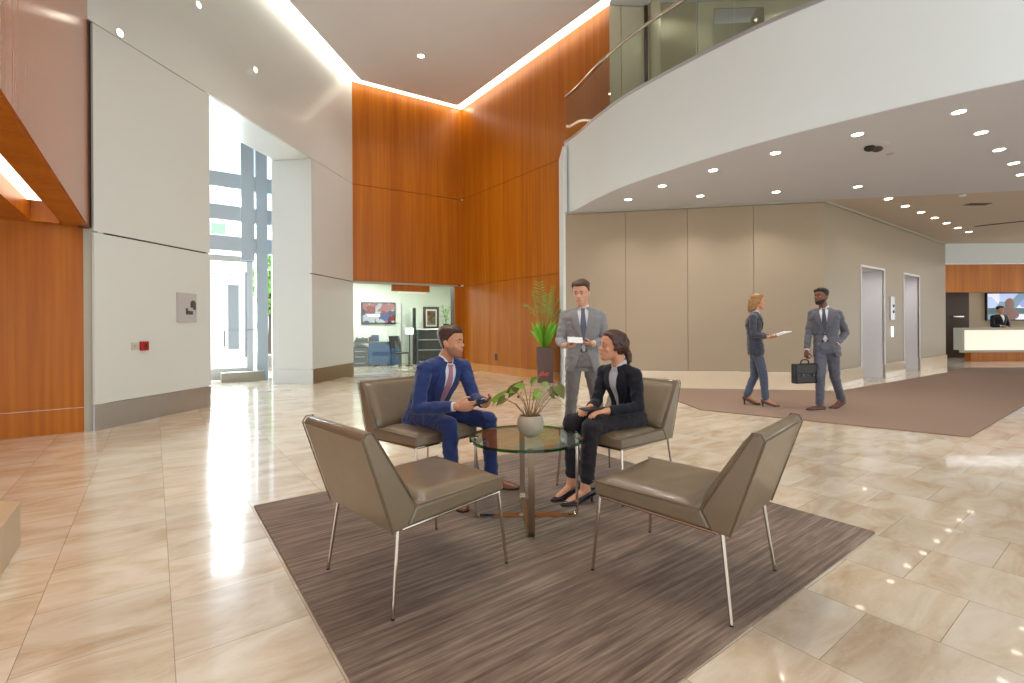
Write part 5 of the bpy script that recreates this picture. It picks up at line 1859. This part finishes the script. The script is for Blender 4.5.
# walking man with a briefcase
Y_ = 7.12
J = dict(pelvis=at(826.5, 347, Y_), neck=at(824, 308.5, Y_), shR=at(812.5, 314, Y_ + .10), shL=at(838, 314, Y_ - .08),
         elR=at(808.5, 334, Y_ + .10), wrR=at(806.5, 351, Y_ + .03), elL=at(845.5, 333, Y_ - .02), wrL=at(836, 344.5, Y_ - .13),
         hipR=at(820.5, 348, Y_ + .04), hipL=at(832, 348, Y_ - .05), knR=at(820, 376.5, Y_ - .03), knL=at(834.5, 377, Y_ + .02),
         anR=at(819.5, 402, Y_ + .02), anL=at(840.5, 397.5, Y_ + .17))
person('person', 'bearded dark-skinned man in a slate grey suit walking with a black briefcase', J,
       dict(c=at(821.5, 296.8, Y_ - .02), f=V((-.92, -.38, .02))), M['skin3'], M['suit_slate'], M['suit_slate_t'], M['hair_k'], M['shirt'],
       tie=M['tie_navy'], beard=M['beard_k'], shoes=M['shoe_dbr'], base=(J['pelvis'].x, Y_, 0), opened=True, vend=.36, hem=-.24, k=1.0, hk=1.04, lips='lips_d', floor=.012,
       handR=((-.1, 0, -1), (.85, .3, 0), (-.4, -.8, 0), 1.15), handL=((-.25, .25, -.9), (.1, .9, 0), (-.8, -.2, 0), .3), lifts=(0, .075),
       toeR=(-.97, -.2, 0), toeL=(-.9, -.35, 0), tr_r=1.05)
bc = at(804.5, 373, Y_ - .02)
t_ = thing('briefcase', 'black leather briefcase carried by the walking man', 'briefcase', (bc.x, bc.y, bc.z), .22)
MB().box((-.195, -.055, -.15), (.195, .055, .14)).build('body', M['blackleather'], t_, bevel=.02, seg=3)
MB().box((-.198, -.062, -.0), (.198, -.052, .13)).build('flap', M['blackleather'], t_, bevel=.006)
for sx in (-1, 1):
    MB().box((sx * .09 - .014, -.07, -.045), (sx * .09 + .014, -.06, -.005)).build('buckle', M['signdark'], t_, bevel=.003, smooth=False)
MB().tube([(-.07, 0, .135), (-.065, 0, .175), (-.035, 0, .195), (.035, 0, .195), (.065, 0, .175), (.07, 0, .135)], .010, 8).build('handle', M['blackleather'], t_)

# receptionist
Y_ = 16.95
q0 = at(999, 330, Y_)
x0 = q0.x
S_ = 1.06


def rl(x, y, z): return V((x0 + x * S_, Y_ + y * S_, z * S_))


J = dict(pelvis=rl(0, 0, .93), neck=rl(0, -.02, 1.47), shR=rl(-.20, 0, 1.40), shL=rl(.20, 0, 1.40), elR=rl(-.27, -.04, 1.12), wrR=rl(-.16, -.24, 1.10),
         elL=rl(.27, -.04, 1.12), wrL=rl(.16, -.24, 1.10), hipR=rl(-.09, 0, .92), hipL=rl(.09, 0, .92), knR=rl(-.10, 0, .50), knL=rl(.10, 0, .50), anR=rl(-.10, 0.02, .10), anL=rl(.10, .02, .10))
person('person', 'receptionist in a black jacket and white shirt behind the glowing desk', J,
       dict(c=rl(0, -.04, 1.63), f=V((-.1, -.98, -.12))), M['skin2'], M['suit_black'], M['suit_black'], M['hair_k'], M['shirt'],
       shoes=M['shoe_bk'], base=(x0, Y_, 0), vend=.24, k=S_ * 1.08, vox=.009, floor=0,
       handR=((.5, -.8, 0), (0, 0, -1), (0, 0, 1), .3), handL=((-.5, -.8, 0), (0, 0, -1), (0, 0, 1), .3), toeR=(0, -1, 0), toeL=(0, -1, 0))

# ------------------------------------------------------------------ light, sky and camera
w = bpy.data.worlds.new('sky'); sc.world = w; w.use_nodes = True
nt = w.node_tree; bg = nt.nodes['Background']
tc = nt.nodes.new('ShaderNodeTexCoord'); sp = nt.nodes.new('ShaderNodeSeparateXYZ')
nt.links.new(tc.outputs['Generated'], sp.inputs[0])
rp = nt.nodes.new('ShaderNodeValToRGB'); e = rp.color_ramp.elements
e[0].position = .0; e[0].color = (.86, .86, .84, 1); e[1].position = .55; e[1].color = (.80, .90, 1.0, 1)
nt.links.new(sp.outputs[2], rp.inputs[0]); nt.links.new(rp.outputs[0], bg.inputs[0])
bg.inputs[1].default_value = 2.05

# daylight pouring through the entrance
l = bpy.data.lights.new('entrance_daylight', 'AREA'); l.shape = 'RECTANGLE'; l.size = 2.6; l.size_y = 4.6; l.energy = 700; l.color = (.86, .94, 1)
o = bpy.data.objects.new('entrance_daylight', l); COL.objects.link(o)
c = V((-8.3, 12.6, 2.8)); o.location = c
o.rotation_euler = (V((-3.5, 6.5, .8)) - c).to_track_quat('-Z', 'Y').to_euler()

l = bpy.data.lights.new('sun', 'SUN'); l.energy = 5; l.angle = .02; l.color = (1, .97, .92)
o = bpy.data.objects.new('sun', l); COL.objects.link(o); o.rotation_euler = V((-.35, .45, -1)).to_track_quat('-Z', 'Y').to_euler()

cam = bpy.data.cameras.new('camera'); co = bpy.data.objects.new('camera', cam); COL.objects.link(co)
cam.sensor_width = 36; cam.lens = F / 1024 * 36; cam.shift_y = -15.5 / 1024; cam.clip_start = .05; cam.clip_end = 200
co.matrix_world = Matrix.Translation((0, 0, CAMH)) @ Matrix.Rotation(.006, 4, 'Y') @ Matrix.Rotation(pi / 2, 4, 'X')
sc.camera = co
sc.view_settings.view_transform = 'Standard'; sc.view_settings.look = 'None'
sc.view_settings.exposure = 0.0; sc.view_settings.gamma = 1; sc.view_settings.use_curve_mapping = False
sc.cycles.use_denoising = True
sc.cycles.max_bounces = 8; sc.cycles.diffuse_bounces = 4; sc.cycles.glossy_bounces = 4; sc.cycles.transparent_max_bounces = 16
sc.cycles.sample_clamp_indirect = 6
